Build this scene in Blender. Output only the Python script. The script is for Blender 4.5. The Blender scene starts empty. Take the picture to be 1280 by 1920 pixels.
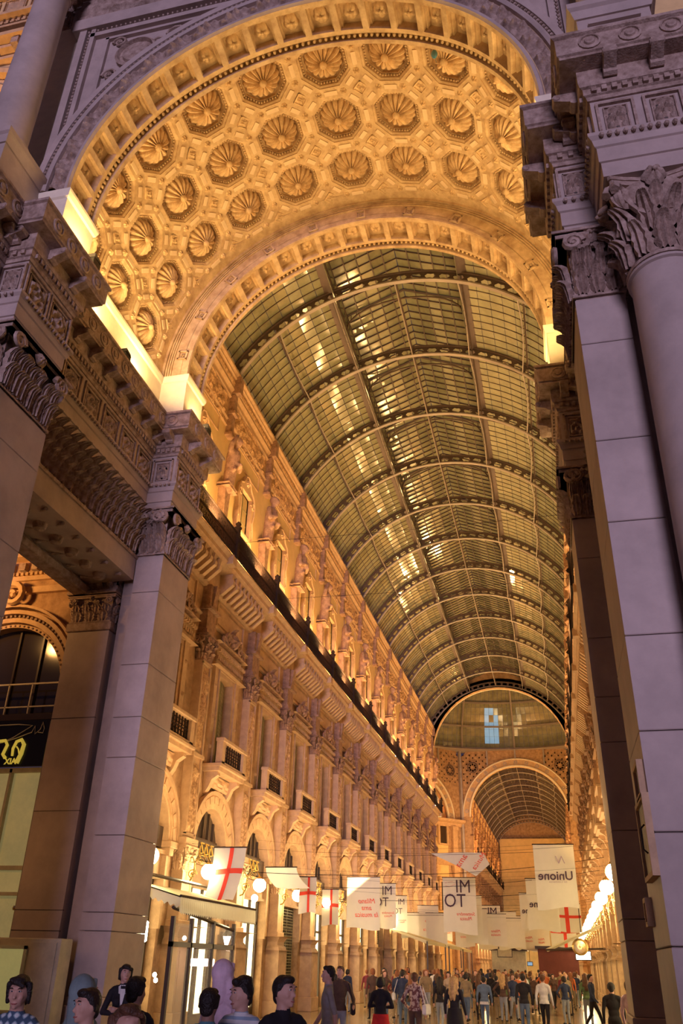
import bpy, bmesh, math, random
import numpy as np
from math import sin, cos, pi, radians, sqrt
from mathutils import Vector, Matrix
C = bpy.context
S = C.scene
COL = S.collection
PI = math.pi
# ---------------------------------------------------------------- camera
cam_d = bpy.data.cameras.new('camera')
cam = bpy.data.objects.new('camera', cam_d)
COL.objects.link(cam)
cam_d.sensor_fit = 'VERTICAL'
cam_d.sensor_height = 24.0
cam_d.lens = 24.0 * 1549.456 / 1920.0
cam_d.clip_start = 0.1
cam_d.clip_end = 600
Rm = Matrix(((0.9724655, 0.09175195, 0.2142252), (0.23195488, -0.46995597, -0.85166797), (0.02253421, 0.87790829, -0.47829828)))
# camera axes are the columns of world<-camera
cam.matrix_world = Matrix.Translation((0, 0, 1.95)) @ Matrix((Rm[0], Rm[1], Rm[2])).to_4x4()
S.camera = cam
# ---------------------------------------------------------------- exposure, world
S.view_settings.view_transform = 'Standard'
S.view_settings.look = 'None'
S.view_settings.gamma = 1
S.view_settings.use_curve_mapping = False
S.view_settings.exposure = 0.0
try:
    S.cycles.use_denoising = True
    S.cycles.max_bounces = 5
    S.cycles.diffuse_bounces = 3
    S.cycles.glossy_bounces = 2
    S.cycles.transmission_bounces = 3
    S.cycles.transparent_max_bounces = 8
    S.cycles.sample_clamp_indirect = 4.0
    S.cycles.use_light_tree = True
    S.cycles.caustics_reflective = False
    S.cycles.caustics_refractive = False
except Exception:
    pass
W = bpy.data.worlds.new('world'); S.world = W
W.use_nodes = True
bg = W.node_tree.nodes['Background']
bg.inputs[0].default_value = (0.20, 0.155, 0.30, 1)
bg.inputs[1].default_value = 0.17

def light(kind, name, loc, energy, color, direction=None, **kw):
    d = bpy.data.lights.new(name, kind)
    d.energy = energy; d.color = color
    for k, v in kw.items(): setattr(d, k, v)
    o = bpy.data.objects.new(name, d); COL.objects.link(o)
    o.location = loc
    if direction is not None:
        o.rotation_euler = Vector(direction).to_track_quat('-Z', 'Y').to_euler()
    return o
WARM = (1.0, 0.53, 0.17); AMBER = (1.0, 0.48, 0.13); PALE = (1.0, 0.83, 0.42)
XC = -4.56          # axis of the gallery
# the lit square behind the viewpoint: broad cool violet light, travelling into the gallery
light('SUN', 'square_light', (0, -20, 12), 1.95, (0.71, 0.59, 0.92), (-0.13, 1, 0.02), angle=radians(17))
# amber floodlights standing on the cornices under the coffered vault
for s in (-1, 1):
    for (y, h, e) in ((12.85, 5.45, 165), (15.3, 6.2, 235), (17.9, 6.2, 235), (20.6, 5.45, 120)):
        light('AREA', 'vault_floodlight', (XC + s * h, y, 17.35), e, (1.0, 0.66, 0.26), (-s * 0.42, 0, 1), shape='RECTANGLE', size=0.6, size_y=1.5)
# floodlights behind the balcony railings, washing the top storey and the glass
for s in (-1, 1):
    for k in range(13):
        light('AREA', 'arcade_lamp', (XC + s * 5.2, 24.0 + 5.05 * k, 5.3), 110, (1.0, 0.63, 0.29), (s * 0.75, 0, 1), shape='RECTANGLE', size=0.3, size_y=1.6)
        light('AREA', 'balcony_floodlight', (XC + s * 6.45, 24.0 + 5.05 * k, 15.75), 560, (1.0, 0.58, 0.21), (s * 0.38, 0, 1), shape='RECTANGLE', size=0.8, size_y=2.8)
# lamps under the portico beside the entrance and over its upper loggia
light('AREA', 'portico_lamp', (-16.0, 17.5, 11.2), 160, AMBER, (0, 1, 0.55), shape='DISK', size=0.6)
light('AREA', 'portico_lamp', (-14.5, 16.5, 4.5), 30, AMBER, (0.2, 1, -0.1), shape='DISK', size=0.5)
light('AREA', 'loggia_floodlight', (-11.28, 11.85, 19.25), 330, (1.0, .62, .25), (-0.02, 0.09, 1), shape='DISK', size=0.3)
light('AREA', 'loggia_floodlight', (-20, 14.5, 27), 1100, WARM, (0, 0.6, 1), shape='RECTANGLE', size=4, size_y=0.5)
light('AREA', 'loggia_floodlight', (8, 14.0, 17.6), 200, WARM, (0, 0.6, 1), shape='RECTANGLE', size=4, size_y=0.5)
# octagon and far arm
for (x, y) in ((-12, 95), (3, 95), (-18, 112), (9, 112), (XC, 120)):
    light('POINT', 'octagon_lamp', (x, y, 14), 3800, (1.0, 0.56, 0.2), shadow_soft_size=0.6)
for k in range(5):
    for s in (-1, 1):
        light('AREA', 'far_floodlight', (XC + s * 5.8, 132 + 11 * k, 15.7), 1000, AMBER, (s * 0.25, 0, 1), shape='RECTANGLE', size=0.4, size_y=8)
# ---------------------------------------------------------------- geometry helpers
class MB:
    def __init__(s): s.v = []; s.f = []; s.m = []
    def add(s, vs, fs, mi=0):
        b = len(s.v); s.v.extend(vs); s.f.extend([tuple(b + i for i in f) for f in fs]); s.m.extend([mi] * len(fs)); return s
    def join(s, o, M=None, mi=None):
        vs = o.v if M is None else [tuple(M @ Vector(p)) for p in o.v]
        b = len(s.v); s.v.extend(vs); s.f.extend([tuple(b + i for i in f) for f in o.f]); s.m.extend(o.m if mi is None else [mi] * len(o.f)); return s
    def box(s, x0, x1, y0, y1, z0, z1, mi=0, b=0.0):
        if x1 < x0: x0, x1 = x1, x0
        if y1 < y0: y0, y1 = y1, y0
        if b <= 0:
            vs = [(x, y, z) for z in (z0, z1) for y in (y0, y1) for x in (x0, x1)]
            return s.add(vs, [(0, 2, 3, 1), (4, 5, 7, 6), (0, 1, 5, 4), (2, 6, 7, 3), (0, 4, 6, 2), (1, 3, 7, 5)], mi)
        vs = []
        for (z, i) in ((z0, b), (z0 + b, 0), (z1 - b, 0), (z1, b)):
            for (x, y) in ((x0 + i, y0 + i), (x1 - i, y0 + i), (x1 - i, y1 - i), (x0 + i, y1 - i)): vs.append((x, y, z))
        fs = [(3, 2, 1, 0), (12, 13, 14, 15)]
        for r in range(3):
            for k in range(4):
                a = r * 4 + k; c = r * 4 + (k + 1) % 4; fs.append((a, c, c + 4, a + 4))
        return s.add(vs, fs, mi)
    def lathe(s, prof, n=16, c=(0, 0, 0), axis='z', a0=0, a1=2 * PI, mi=0, caps=True):
        full = abs(a1 - a0 - 2 * PI) < 1e-6; m = n if full else n + 1; vs = []; fs = []
        for (r, h) in prof:
            for k in range(m):
                a = a0 + (a1 - a0) * k / n; u, w = r * cos(a), r * sin(a)
                p = {'z': (u, w, h), 'y': (u, h, w), 'x': (h, u, w)}[axis]
                vs.append((p[0] + c[0], p[1] + c[1], p[2] + c[2]))
        for i in range(len(prof) - 1):
            for k in range(n):
                a = i * m + k; b2 = i * m + (k + 1) % m; fs.append((a, b2, b2 + m, a + m))
        if caps and full:
            if prof[0][0] > 1e-4: fs.append(tuple(range(m))[::-1])
            if prof[-1][0] > 1e-4: fs.append(tuple(range((len(prof) - 1) * m, len(prof) * m)))
        return s.add(vs, fs, mi)
    def ball(s, c, r, n=8, m=5, sc=(1, 1, 1), mi=0):
        prof = [(max(r * sin(PI * i / m), 1e-5), -r * cos(PI * i / m)) for i in range(m + 1)]
        t = MB().lathe(prof, n, caps=False)
        return s.add([(c[0] + p[0] * sc[0], c[1] + p[1] * sc[1], c[2] + p[2] * sc[2]) for p in t.v], t.f, mi)
    def tube(s, path, r, n=6, mi=0, cap=True):
        P = [Vector(p) for p in path]; N = len(P); rs = r if isinstance(r, (list, tuple)) else [r] * N
        vs = []; up = Vector((0, 0, 1)); prev = None
        for i in range(N):
            t = (P[min(i + 1, N - 1)] - P[max(i - 1, 0)])
            t = t.normalized() if t.length > 1e-9 else Vector((0, 0, 1))
            if prev is None:
                a = t.cross(up)
                if a.length < 1e-3: a = t.cross(Vector((1, 0, 0)))
            else:
                a = prev - t * prev.dot(t)
                if a.length < 1e-6: a = t.cross(up)
            a.normalize(); prev = a; b = t.cross(a)
            for k in range(n):
                q = P[i] + (a * cos(2 * PI * k / n) + b * sin(2 * PI * k / n)) * rs[i]; vs.append(tuple(q))
        fs = [(i * n + k, i * n + (k + 1) % n, (i + 1) * n + (k + 1) % n, (i + 1) * n + k) for i in range(N - 1) for k in range(n)]
        if cap: fs += [tuple(range(n))[::-1], tuple(range((N - 1) * n, N * n))]
        return s.add(vs, fs, mi)
    def sweep(s, path, prof, closed=False, side=1, mi=0):
        """path: plan polyline [(x,y)], prof: [(out,z)]; out is measured to the right of the path (side=1)"""
        P = [Vector((p[0], p[1])) for p in path]; N = len(P); vs = []
        for i in range(N):
            def nrm(a, b):
                d = (b - a).normalized(); return Vector((d.y, -d.x)) * side
            if closed: n1 = nrm(P[i - 1], P[i]); n2 = nrm(P[i], P[(i + 1) % N])
            else:
                n1 = nrm(P[i - 1], P[i]) if i > 0 else nrm(P[0], P[1])
                n2 = nrm(P[i], P[i + 1]) if i < N - 1 else n1
            b = n1 + n2
            b = b / max(b.dot(n1), 0.2) if b.length > 1e-6 else n1
            for (o, z) in prof: vs.append((P[i].x + b.x * o, P[i].y + b.y * o, z))
        m = len(prof); fs = []
        for i in range(N if closed else N - 1):
            j = (i + 1) % N
            for k in range(m - 1): fs.append((i * m + k, j * m + k, j * m + k + 1, i * m + k + 1))
        if not closed: fs += [tuple(range(m))[::-1], tuple(range((N - 1) * m, N * m))]
        return s.add(vs, fs, mi)
    def arc(s, cx, cz, prof, a0, a1, n, mi=0, close=True):
        """prof: closed loop of (r, y), turned about the y axis through (cx, cz); degrees"""
        vs = []; m = len(prof); fs = []
        for i in range(n + 1):
            a = radians(a0 + (a1 - a0) * i / n)
            for (r, y) in prof: vs.append((cx + r * cos(a), y, cz + r * sin(a)))
        for i in range(n):
            for k in range(m if close else m - 1):
                k2 = (k + 1) % m; fs.append((i * m + k, i * m + k2, (i + 1) * m + k2, (i + 1) * m + k))
        if close: fs += [tuple(range(m)), tuple(range(n * m, (n + 1) * m))[::-1]]
        return s.add(vs, fs, mi)
    def prism(s, poly, ax, a, b, mi=0):
        """poly in the two other axes (order x,y,z without ax)"""
        n = len(poly)
        def P(u, w, t): return {'x': (t, u, w), 'y': (u, t, w), 'z': (u, w, t)}[ax]
        vs = [P(u, w, a) for (u, w) in poly] + [P(u, w, b) for (u, w) in poly]
        fs = [tuple(range(n))[::-1], tuple(range(n, 2 * n))] + [(k, (k + 1) % n, n + (k + 1) % n, n + k) for k in range(n)]
        return s.add(vs, fs, mi)
    def relief(s, w, h, nx, nz, f, back=0.05, mi=0):
        """carved panel in the xz plane standing out to +y: heights f(u,v), u,v in -1..1"""
        vs = []; fs = []
        for j in range(nz + 1):
            for i in range(nx + 1):
                u = -1 + 2 * i / nx; v = -1 + 2 * j / nz
                vs.append((u * w / 2, f(u, v), v * h / 2))
        for j in range(nz):
            for i in range(nx):
                a = j * (nx + 1) + i; fs.append((a, a + nx + 1, a + nx + 2, a + 1))
        return s.add(vs, fs, mi)
    def xf(s, M): s.v = [tuple(M @ Vector(p)) for p in s.v]; return s
    def mesh(s, name, mats, smooth=False, recalc=True):
        me = bpy.data.meshes.new(name); me.from_pydata(s.v, [], s.f)
        if not isinstance(mats, (list, tuple)): mats = [mats]
        for m in mats: me.materials.append(m)
        if any(s.m): me.polygons.foreach_set('material_index', s.m)
        if recalc:
            bm = bmesh.new(); bm.from_mesh(me); bmesh.ops.recalc_face_normals(bm, faces=bm.faces); bm.to_mesh(me); bm.free()
        if smooth:
            me.polygons.foreach_set('use_smooth', [True] * len(me.polygons))
            try: me.set_sharp_from_angle(angle=radians(38))
            except Exception: pass
        me.update(); return me
MT = Matrix.Translation
def RZ(a): return Matrix.Rotation(a, 4, 'Z')
def RX(a): return Matrix.Rotation(a, 4, 'X')
def RY(a): return Matrix.Rotation(a, 4, 'Y')
def SC(x, y=None, z=None):
    y = x if y is None else y; z = x if z is None else z
    return Matrix.Diagonal((x, y, z, 1))
def ob(name, me, parent=None, loc=(0, 0, 0), rot=(0, 0, 0), scale=None, M=None):
    o = bpy.data.objects.new(name, me); COL.objects.link(o)
    if parent is not None: o.parent = parent
    if M is not None: o.matrix_local = M
    else:
        o.location = loc; o.rotation_euler = rot
        if scale is not None: o.scale = scale if isinstance(scale, (list, tuple)) else (scale,) * 3
    return o
def tag(o, label=None, cat=None, group=None, kind=None):
    if label: o['label'] = label
    if cat: o['category'] = cat
    if group: o['group'] = group
    if kind: o['kind'] = kind
    return o
def empty(name, loc=(0, 0, 0), rz=0, **kw):
    o = bpy.data.objects.new(name, None); COL.objects.link(o); o.location = loc; o.rotation_euler = (0, 0, rz); o.empty_display_size = .2
    return tag(o, **kw)
# ---------------------------------------------------------------- materials
def mat(name, col, rough=0.7, metal=0.0, var=0.12, scale=1.2, bump=0.15, bscale=18, spec=0.35, emit=None, estr=0, col2=None, joints=None, coat=0, trans=0, alpha=1):
    m = bpy.data.materials.new(name); m.use_nodes = True; nt = m.node_tree; N = nt.nodes; L = nt.links
    p = N['Principled BSDF']; p.inputs['Roughness'].default_value = rough; p.inputs['Metallic'].default_value = metal
    p.inputs['Specular IOR Level'].default_value = spec
    if coat: p.inputs['Coat Weight'].default_value = coat; p.inputs['Coat Roughness'].default_value = 0.08
    if trans: p.inputs['Transmission Weight'].default_value = trans
    if alpha < 1: p.inputs['Alpha'].default_value = alpha
    tc = N.new('ShaderNodeTexCoord')
    if var > 0:
        nz = N.new('ShaderNodeTexNoise'); nz.inputs['Scale'].default_value = scale; nz.inputs['Detail'].default_value = 5; nz.inputs['Roughness'].default_value = 0.65
        L.new(tc.outputs['Object'], nz.inputs['Vector'])
        rp = N.new('ShaderNodeValToRGB'); e = rp.color_ramp.elements
        c2 = col2 if col2 else tuple(c * (1 - var * 1.6) for c in col)
        c1 = tuple(min(1, c * (1 + var)) for c in col)
        e[0].position = 0.32; e[0].color = (*c2, 1); e[1].position = 0.68; e[1].color = (*c1, 1)
        L.new(nz.outputs['Fac'], rp.inputs['Fac']); L.new(rp.outputs['Color'], p.inputs['Base Color'])
    else: p.inputs['Base Color'].default_value = (*col, 1)
    if bump > 0:
        nb = N.new('ShaderNodeTexNoise'); nb.inputs['Scale'].default_value = bscale; nb.inputs['Detail'].default_value = 3
        L.new(tc.outputs['Object'], nb.inputs['Vector'])
        bu = N.new('ShaderNodeBump'); bu.inputs['Strength'].default_value = bump; bu.inputs['Distance'].default_value = 0.05
        L.new(nb.outputs['Fac'], bu.inputs['Height']); L.new(bu.outputs['Normal'], p.inputs['Normal'])
    if emit: p.inputs['Emission Color'].default_value = (*emit, 1); p.inputs['Emission Strength'].default_value = estr
    return m
M_STONE = mat('pink_grey_stone', (0.44, 0.34, 0.29), 0.62, var=0.10, scale=1.5, bump=0.08, bscale=40)
M_CARVE = mat('carved_stone', (0.40, 0.29, 0.23), 0.7, var=0.22, scale=6, bump=0.3, bscale=30, col2=(0.22, 0.14, 0.10))
M_VAULT = mat('vault_stucco', (0.62, 0.44, 0.25), 0.7, var=0.14, scale=2.5, bump=0.12, bscale=25, col2=(0.40, 0.25, 0.13))
M_FLOWER = mat('stucco_rosette', (0.66, 0.46, 0.25), 0.7, var=0.18, scale=5, bump=0.15, bscale=25, col2=(0.46, 0.29, 0.15))
M_TABL = mat('tablet_stucco', (0.74, 0.54, 0.34), 0.7, var=0.06, bump=0)
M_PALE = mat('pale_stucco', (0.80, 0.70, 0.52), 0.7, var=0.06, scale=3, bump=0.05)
M_FAC = mat('facade_stone', (0.47, 0.29, 0.155), 0.72, var=0.16, scale=2.2, bump=0.2, bscale=22, col2=(0.27, 0.15, 0.075))
M_FAC2 = mat('facade_trim_stone', (0.56, 0.36, 0.20), 0.7, var=0.12, scale=3, bump=0.15, bscale=25)
M_PLAS = mat('cream_plaster', (0.72, 0.50, 0.23), 0.8, var=0.08, scale=1.0, bump=0.05)
M_FRZ = mat('frieze_carving', (0.58, 0.36, 0.18), 0.75, var=0.3, scale=9, bump=0.6, bscale=16, col2=(0.28, 0.14, 0.06))
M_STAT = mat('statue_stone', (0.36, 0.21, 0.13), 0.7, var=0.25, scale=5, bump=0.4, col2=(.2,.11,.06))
M_IRON = mat('roof_iron', (0.40, 0.34, 0.30), 0.45, metal=0.3, var=0.1, bump=0)
M_IRON2 = mat('dark_roof_iron', (0.13, 0.09, 0.075), 0.5, metal=0.2, var=0.1, bump=0)
M_RAIL = mat('black_iron', (0.03, 0.018, 0.015), 0.8, var=0, bump=0, spec=.1)
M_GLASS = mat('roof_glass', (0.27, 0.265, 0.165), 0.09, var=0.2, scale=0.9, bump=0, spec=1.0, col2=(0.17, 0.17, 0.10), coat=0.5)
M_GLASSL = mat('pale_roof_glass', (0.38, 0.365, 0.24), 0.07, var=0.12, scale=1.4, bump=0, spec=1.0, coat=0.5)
M_CURT = mat('tan_curtain', (0.38, 0.27, 0.12), 0.8, var=0.1, bump=0)
M_SKYG = mat('blue_glow_glass', (0.2, 0.35, 0.5), 0.2, var=0.1, bump=0, emit=(0.25, 0.5, 0.75), estr=0.5)  # blue glow put in: stands for sky behind dome panes, lights a screen face
M_DARKG = mat('dark_window_glass', (0.035, 0.025, 0.02), 0.12, var=0, bump=0, spec=0.7)
M_SHUT = mat('olive_shutter', (0.26, 0.22, 0.12), 0.5, var=0.1, bump=0)
M_GOLD = mat('gilt_lettering', (0.95, 0.62, 0.15), 0.35, metal=0.6, var=0, bump=0)
M_LAMP = mat('lit_globe', (1, 0.95, 0.8), 0.4, var=0, bump=0, emit=(1.0, 0.78, 0.40), estr=95)
M_BULB = mat('lit_bulb', (1, 1, 0.95), 0.4, var=0, bump=0, emit=(1.0, 0.92, 0.72), estr=18)
M_SHOP = mat('lit_shop_interior', (0.9, 0.8, 0.55), 0.6, var=0.3, scale=1.5, bump=0, emit=(1.0, 0.80, 0.42), estr=3.6)
M_FLOOR = None
M_CLOTH = mat('white_banner_cloth', (0.86, 0.82, 0.72), 0.85, var=0.04, scale=2, bump=0)
def thin_cloth(m):
    nt = m.node_tree; N = nt.nodes; L = nt.links; t = N.new('ShaderNodeBsdfTranslucent'); t.inputs[0].default_value = (0.9, 0.85, 0.7, 1)
    x = N.new('ShaderNodeMixShader'); x.inputs[0].default_value = 0.45; o = N['Material Output']
    L.new(N['Principled BSDF'].outputs[0], x.inputs[1]); L.new(t.outputs[0], x.inputs[2]); L.new(x.outputs[0], o.inputs['Surface'])
thin_cloth(M_CLOTH)
M_RED = mat('red_print', (0.72, 0.06, 0.03), 0.8, var=0, bump=0)
M_INK = mat('dark_print', (0.06, 0.03, 0.05), 0.8, var=0, bump=0)
M_AWN = mat('cream_awning_cloth', (0.80, 0.70, 0.45), 0.8, var=0.06, bump=0); thin_cloth(M_AWN)
M_WOOD = mat('dark_stained_frame', (0.055, 0.035, 0.025), 0.35, var=0.1, bump=0)
M_BRASS = mat('polished_brass', (0.72, 0.52, 0.2), 0.2, metal=0.9, var=0, bump=0)
M_BLACK = mat('black_panel', (0.012, 0.01, 0.01), 0.3, var=0, bump=0)
M_PAPER = mat('poster_paper', (0.55, 0.50, 0.36), 0.7, var=0.12, scale=3, bump=0)
M_YEL = mat('yellow_sign_paint', (0.85, 0.68, 0.08), 0.5, var=0, bump=0, emit=(0.9, 0.7, 0.1), estr=0.35)
M_ORANGE = mat('orange_painting', (0.55, 0.22, 0.09), 0.7, var=0.35, scale=1.2, bump=0, col2=(0.22, 0.22, 0.12))
def joint_stone():
    m = mat('stone_with_stains', (0.46, 0.36, 0.31), 0.6, var=0.13, scale=0.8, bump=0.06, bscale=45); return m
M_BLOCK = joint_stone()
def floor_mat():
    m = mat('polished_floor', (0.42, 0.30, 0.17), 0.16, var=0.1, bump=0, spec=0.6)
    nt = m.node_tree; N = nt.nodes; L = nt.links; p = N['Principled BSDF']
    tc = N.new('ShaderNodeTexCoord'); br = N.new('ShaderNodeTexChecker'); br.inputs['Scale'].default_value = 0.55
    br.inputs['Color1'].default_value = (0.50, 0.36, 0.19, 1); br.inputs['Color2'].default_value = (0.34, 0.22, 0.12, 1)
    nz = N.new('ShaderNodeTexNoise'); nz.inputs['Scale'].default_value = 2.5; nz.inputs['Detail'].default_value = 5
    mx = N.new('ShaderNodeMix'); mx.data_type = 'RGBA'; mx.blend_type = 'MULTIPLY'; mx.inputs[0].default_value = 0.6
    L.new(tc.outputs['Object'], br.inputs['Vector']); L.new(tc.outputs['Object'], nz.inputs['Vector'])
    L.new(br.outputs['Color'], mx.inputs[6]); L.new(nz.outputs['Color'], mx.inputs[7]); L.new(mx.outputs[2], p.inputs['Base Color'])
    return m
M_FLOOR = floor_mat()
# ---------------------------------------------------------------- ornament meshes
def fl_flower(r, d, n, ri=0.22, rings=4, mi=0):
    """lobed rosette in the xz plane, bulging to +y"""
    b = MB(); m = n * 4; vs = [(0, d * 0.9, 0)]; fs = []
    for i in range(1, rings + 1):
        t = i / rings; 
        for k in range(m):
            a = 2 * PI * k / m; lobe = abs(cos(n * a / 2)) ** 0.7
            rr = r * t * (1 - 0.16 * (1 - lobe) * t); h = d * sqrt(max(0, 1 - t * t)) * (0.62 + 0.38 * lobe) if t < 1 else 0
            vs.append((rr * cos(a), h, rr * sin(a)))
    for k in range(m): fs.append((0, 1 + k, 1 + (k + 1) % m))
    for i in range(rings - 1):
        for k in range(m):
            a = 1 + i * m + k; c = 1 + i * m + (k + 1) % m; fs.append((a, a + m, c + m, c))
    b.add(vs, fs, mi); b.ball((0, d * 0.95, 0), r * ri, 8, 5, mi=mi); return b
def fl_leaf(w, h, d, nx=6, nz=9):
    """acanthus leaf standing on z=0: lobed edge, ribbed face, tip curling over outwards (+y)"""
    b = MB(); vs = []; fs = []
    for j in range(nz + 1):
        v = j / nz; q = max(0, (v - .72) / .28)
        wid = w * (0.62 + 0.38 * sin(PI * min(v * 1.05, 1))) * (1 - 0.6 * q * q) * (1 + 0.15 * cos(v * 7 * PI))
        out = d * (0.12 * v + 0.30 * v * v + .58 * sin(q * PI * .55)); zz = h * (v - 0.17 * q * q)
        for i in range(nx + 1):
            u = -1 + 2 * i / nx; vs.append((u * wid / 2, out + d * (0.20 * (1 - u * u) + 0.13 * cos(u * 3 * PI)) * (1 - .6 * q) + .02, zz - h * .05 * u * u * (1 - q)))
    for j in range(nz):
        for i in range(nx):
            a = j * (nx + 1) + i; fs.append((a, a + 1, a + nx + 2, a + nx + 1))
    return b.add(vs, fs)
def fl_scroll(r, t, turns=1.6, n=16, wid=0.1):
    """spiral ribbon in the xz plane"""
    pts = []
    for i in range(n + 1):
        q = i / n; a = q * turns * 2 * PI; rr = r * (1 - 0.82 * q); pts.append((rr * cos(a), 0, rr * sin(a)))
    b = MB(); b.tube(pts, [t * (1 - 0.4 * i / n) for i in range(n + 1)], 5); b.ball((0, 0, 0), r * 0.22, 6, 4); return b
def scrollwork(seed, amp, k=3.0):
    rnd = random.Random(seed); ph = [rnd.uniform(0, 6) for _ in range(6)]
    def f(u, v):
        a = abs(u); r = sqrt(u * u + v * v); th = math.atan2(v, a)
        s = sin(k * 3.1 * r + 3 * th + ph[0]) + 0.8 * cos(k * 2.7 * a + 4 * v + ph[1]) * cos(k * 2.2 * v + ph[2]) + 0.5 * cos(6 * th + ph[3])
        e = max(0, min(1, (1 - max(abs(u), abs(v))) * 5))
        return amp * max(0, min(1, 0.45 + 0.5 * s)) * e
    return f
def cap_flat(w, h, d, side=None, n=2):
    """Corinthian capital for a pilaster: body w wide, d deep (front at y=0, faces +y), z 0..h; leaves on the front and both sides"""
    b = MB(); hw = w / 2
    b.box(-hw, hw, -d, 0, 0, h * 0.9); b.box(-hw - 0.03, hw + 0.03, -d, 0.04, 0, h * 0.05)
    def face(M, wd, cnt):
        for t, (z, hh) in enumerate(((0.04, 0.42), (0.30, 0.42))):
            c = cnt + (t == 1) - 0
            for i in range(c):
                x = -wd / 2 + wd * (i + 0.5) / c
                b.join(fl_leaf(wd / c * 1.0, h * hh, h * 0.17), M @ MT((x, 0.0 + 0.02 * t, h * z)))
        for sx in (-1, 1):
            b.join(fl_scroll(h * 0.13, h * 0.045), M @ MT((sx * (wd / 2 - h * 0.06), h * 0.16, h * 0.78)) @ (RZ(PI) if sx > 0 else Matrix()))
        b.join(fl_flower(h * 0.11, h * 0.08, 5, rings=3), M @ MT((0, h * 0.12, h * 0.88)))
        b.join(fl_scroll(h * 0.08, h * 0.03), M @ MT((-wd * .14, h * 0.08, h * 0.74))); b.join(fl_scroll(h * 0.08, h * 0.03), M @ MT((wd * .14, h * 0.08, h * 0.74)) @ RZ(PI))
    face(Matrix(), w, n)
    nd = max(1, round(n * d / w))
    face(MT((hw, -d / 2, 0)) @ RZ(-PI / 2), d, nd); face(MT((-hw, -d / 2, 0)) @ RZ(PI / 2), d, nd)
    o = h * 0.14
    b.box(-hw - o, hw + o, -d, o, h * 0.90, h * 0.96); b.box(-hw - o * 1.3, hw + o * 1.3, -d, o * 1.3, h * 0.96, h)
    return b
def cap_round(r, h, cnt=10):
    b = MB(); b.lathe([(r * 1.08, 0), (r * 1.1, h * .03), (r * 1.02, h * .06), (r * 0.98, h * .1), (r * 1.05, h * .6), (r * 1.3, h * .88), (r * 1.3, h * .9)], 24)
    for t, (z, hh, dd) in enumerate(((0.05, 0.40, .2), (0.30, 0.42, .26))):
        for i in range(cnt):
            a = 2 * PI * (i + 0.5 * t) / cnt
            b.join(fl_leaf(2 * PI * r / cnt * 1.0, h * hh, h * dd * .8), RZ(a) @ MT((0, r * 0.98, h * z)))
    for i in range(4):
        a = PI / 4 + i * PI / 2
        for sx in (-1, 1):
            b.join(fl_scroll(h * 0.15, h * 0.05, 1.8, 20), RZ(a) @ MT((0, r * 1.42, h * 0.76)) @ RZ(PI / 2 + sx * 0.35))
            pts = [(sx * r * 0.55 * (1 - q), r * (1.02 + 0.35 * q), h * (0.48 + 0.36 * q ** 1.5)) for q in (0, .3, .6, 1)]
            b.tube([RZ(a) @ Vector(p) for p in pts], h * 0.035, 5)
        b.join(fl_flower(h * 0.12, h * 0.1, 6, rings=3), RZ(i * PI / 2) @ MT((0, r * 1.30, h * 0.9)))
        b.join(fl_leaf(r * .5, h * .3, h * .1), RZ(i * PI / 2) @ MT((0, r * 1.08, h * 0.55)))
    # concave abacus
    pl = []
    for i in range(4):
        a = PI / 4 + i * PI / 2; R = r * 1.85
        c0 = Vector((cos(a), sin(a))) * R; c1 = Vector((cos(a + PI / 2), sin(a + PI / 2))) * R
        d = (c1 - c0).normalized(); nn = Vector((cos(a + PI / 4), sin(a + PI / 4)))
        for q in (0.04, .2, .35, .5, .65, .8, .96):
            pl.append(tuple(c0 + (c1 - c0) * q - nn * r * 0.30 * sin(PI * q)))
    b.prism(pl, 'z', h * 0.9, h * 0.955); b.prism([(p[0] * 1.04, p[1] * 1.04) for p in pl], 'z', h * 0.955, h)
    return b
# ================================================================ entrance arch
HP0, HP1 = 5.78, 6.62      # pilaster faces, measured outwards from the axis
YF, YR = 11.6, 19.95       # front faces of front and rear pilasters
def side(b, s):            # local x = distance from the axis
    b.v = [(XC + s * x, y, z) for (x, y, z) in b.v]; return b
def nm(s): return 'left' if s < 0 else 'right'
COFL = {}
flower_s = fl_flower(0.24, 0.11, 5, rings=3)
ME_ROS = flower_s.mesh('rosette', M_FLOWER, True)
def frame_xy(a, b, t):     # matrix: local x along a->b, local y outwards (right of path), at parameter point t
    d = (Vector(b) - Vector(a)); L = d.length; d.normalize()
    n = Vector((d.y, -d.x)); p = Vector(a) + d * t
    return Matrix(((d.x, n.x, 0, p.x), (d.y, n.y, 0, p.y), (0, 0, 1, 0), (0, 0, 0, 1)))
def sidem(M, s):           # plan matrix in (h, Y) -> world, without mirroring the mesh (keeps rotation proper)
    c = M.translation; y = M.to_3x3() @ Vector((0, 1, 0))
    wy = Vector((s * y.x, y.y, 0)); wx = Vector((wy.y, -wy.x, 0))
    return Matrix(((wx.x, wy.x, 0, XC + s * c.x), (wx.y, wy.y, 0, c.y), (0, 0, 1, c.z), (0, 0, 0, 1)))
def world(par, M):
    return par.matrix_basis.inverted() @ M
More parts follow.
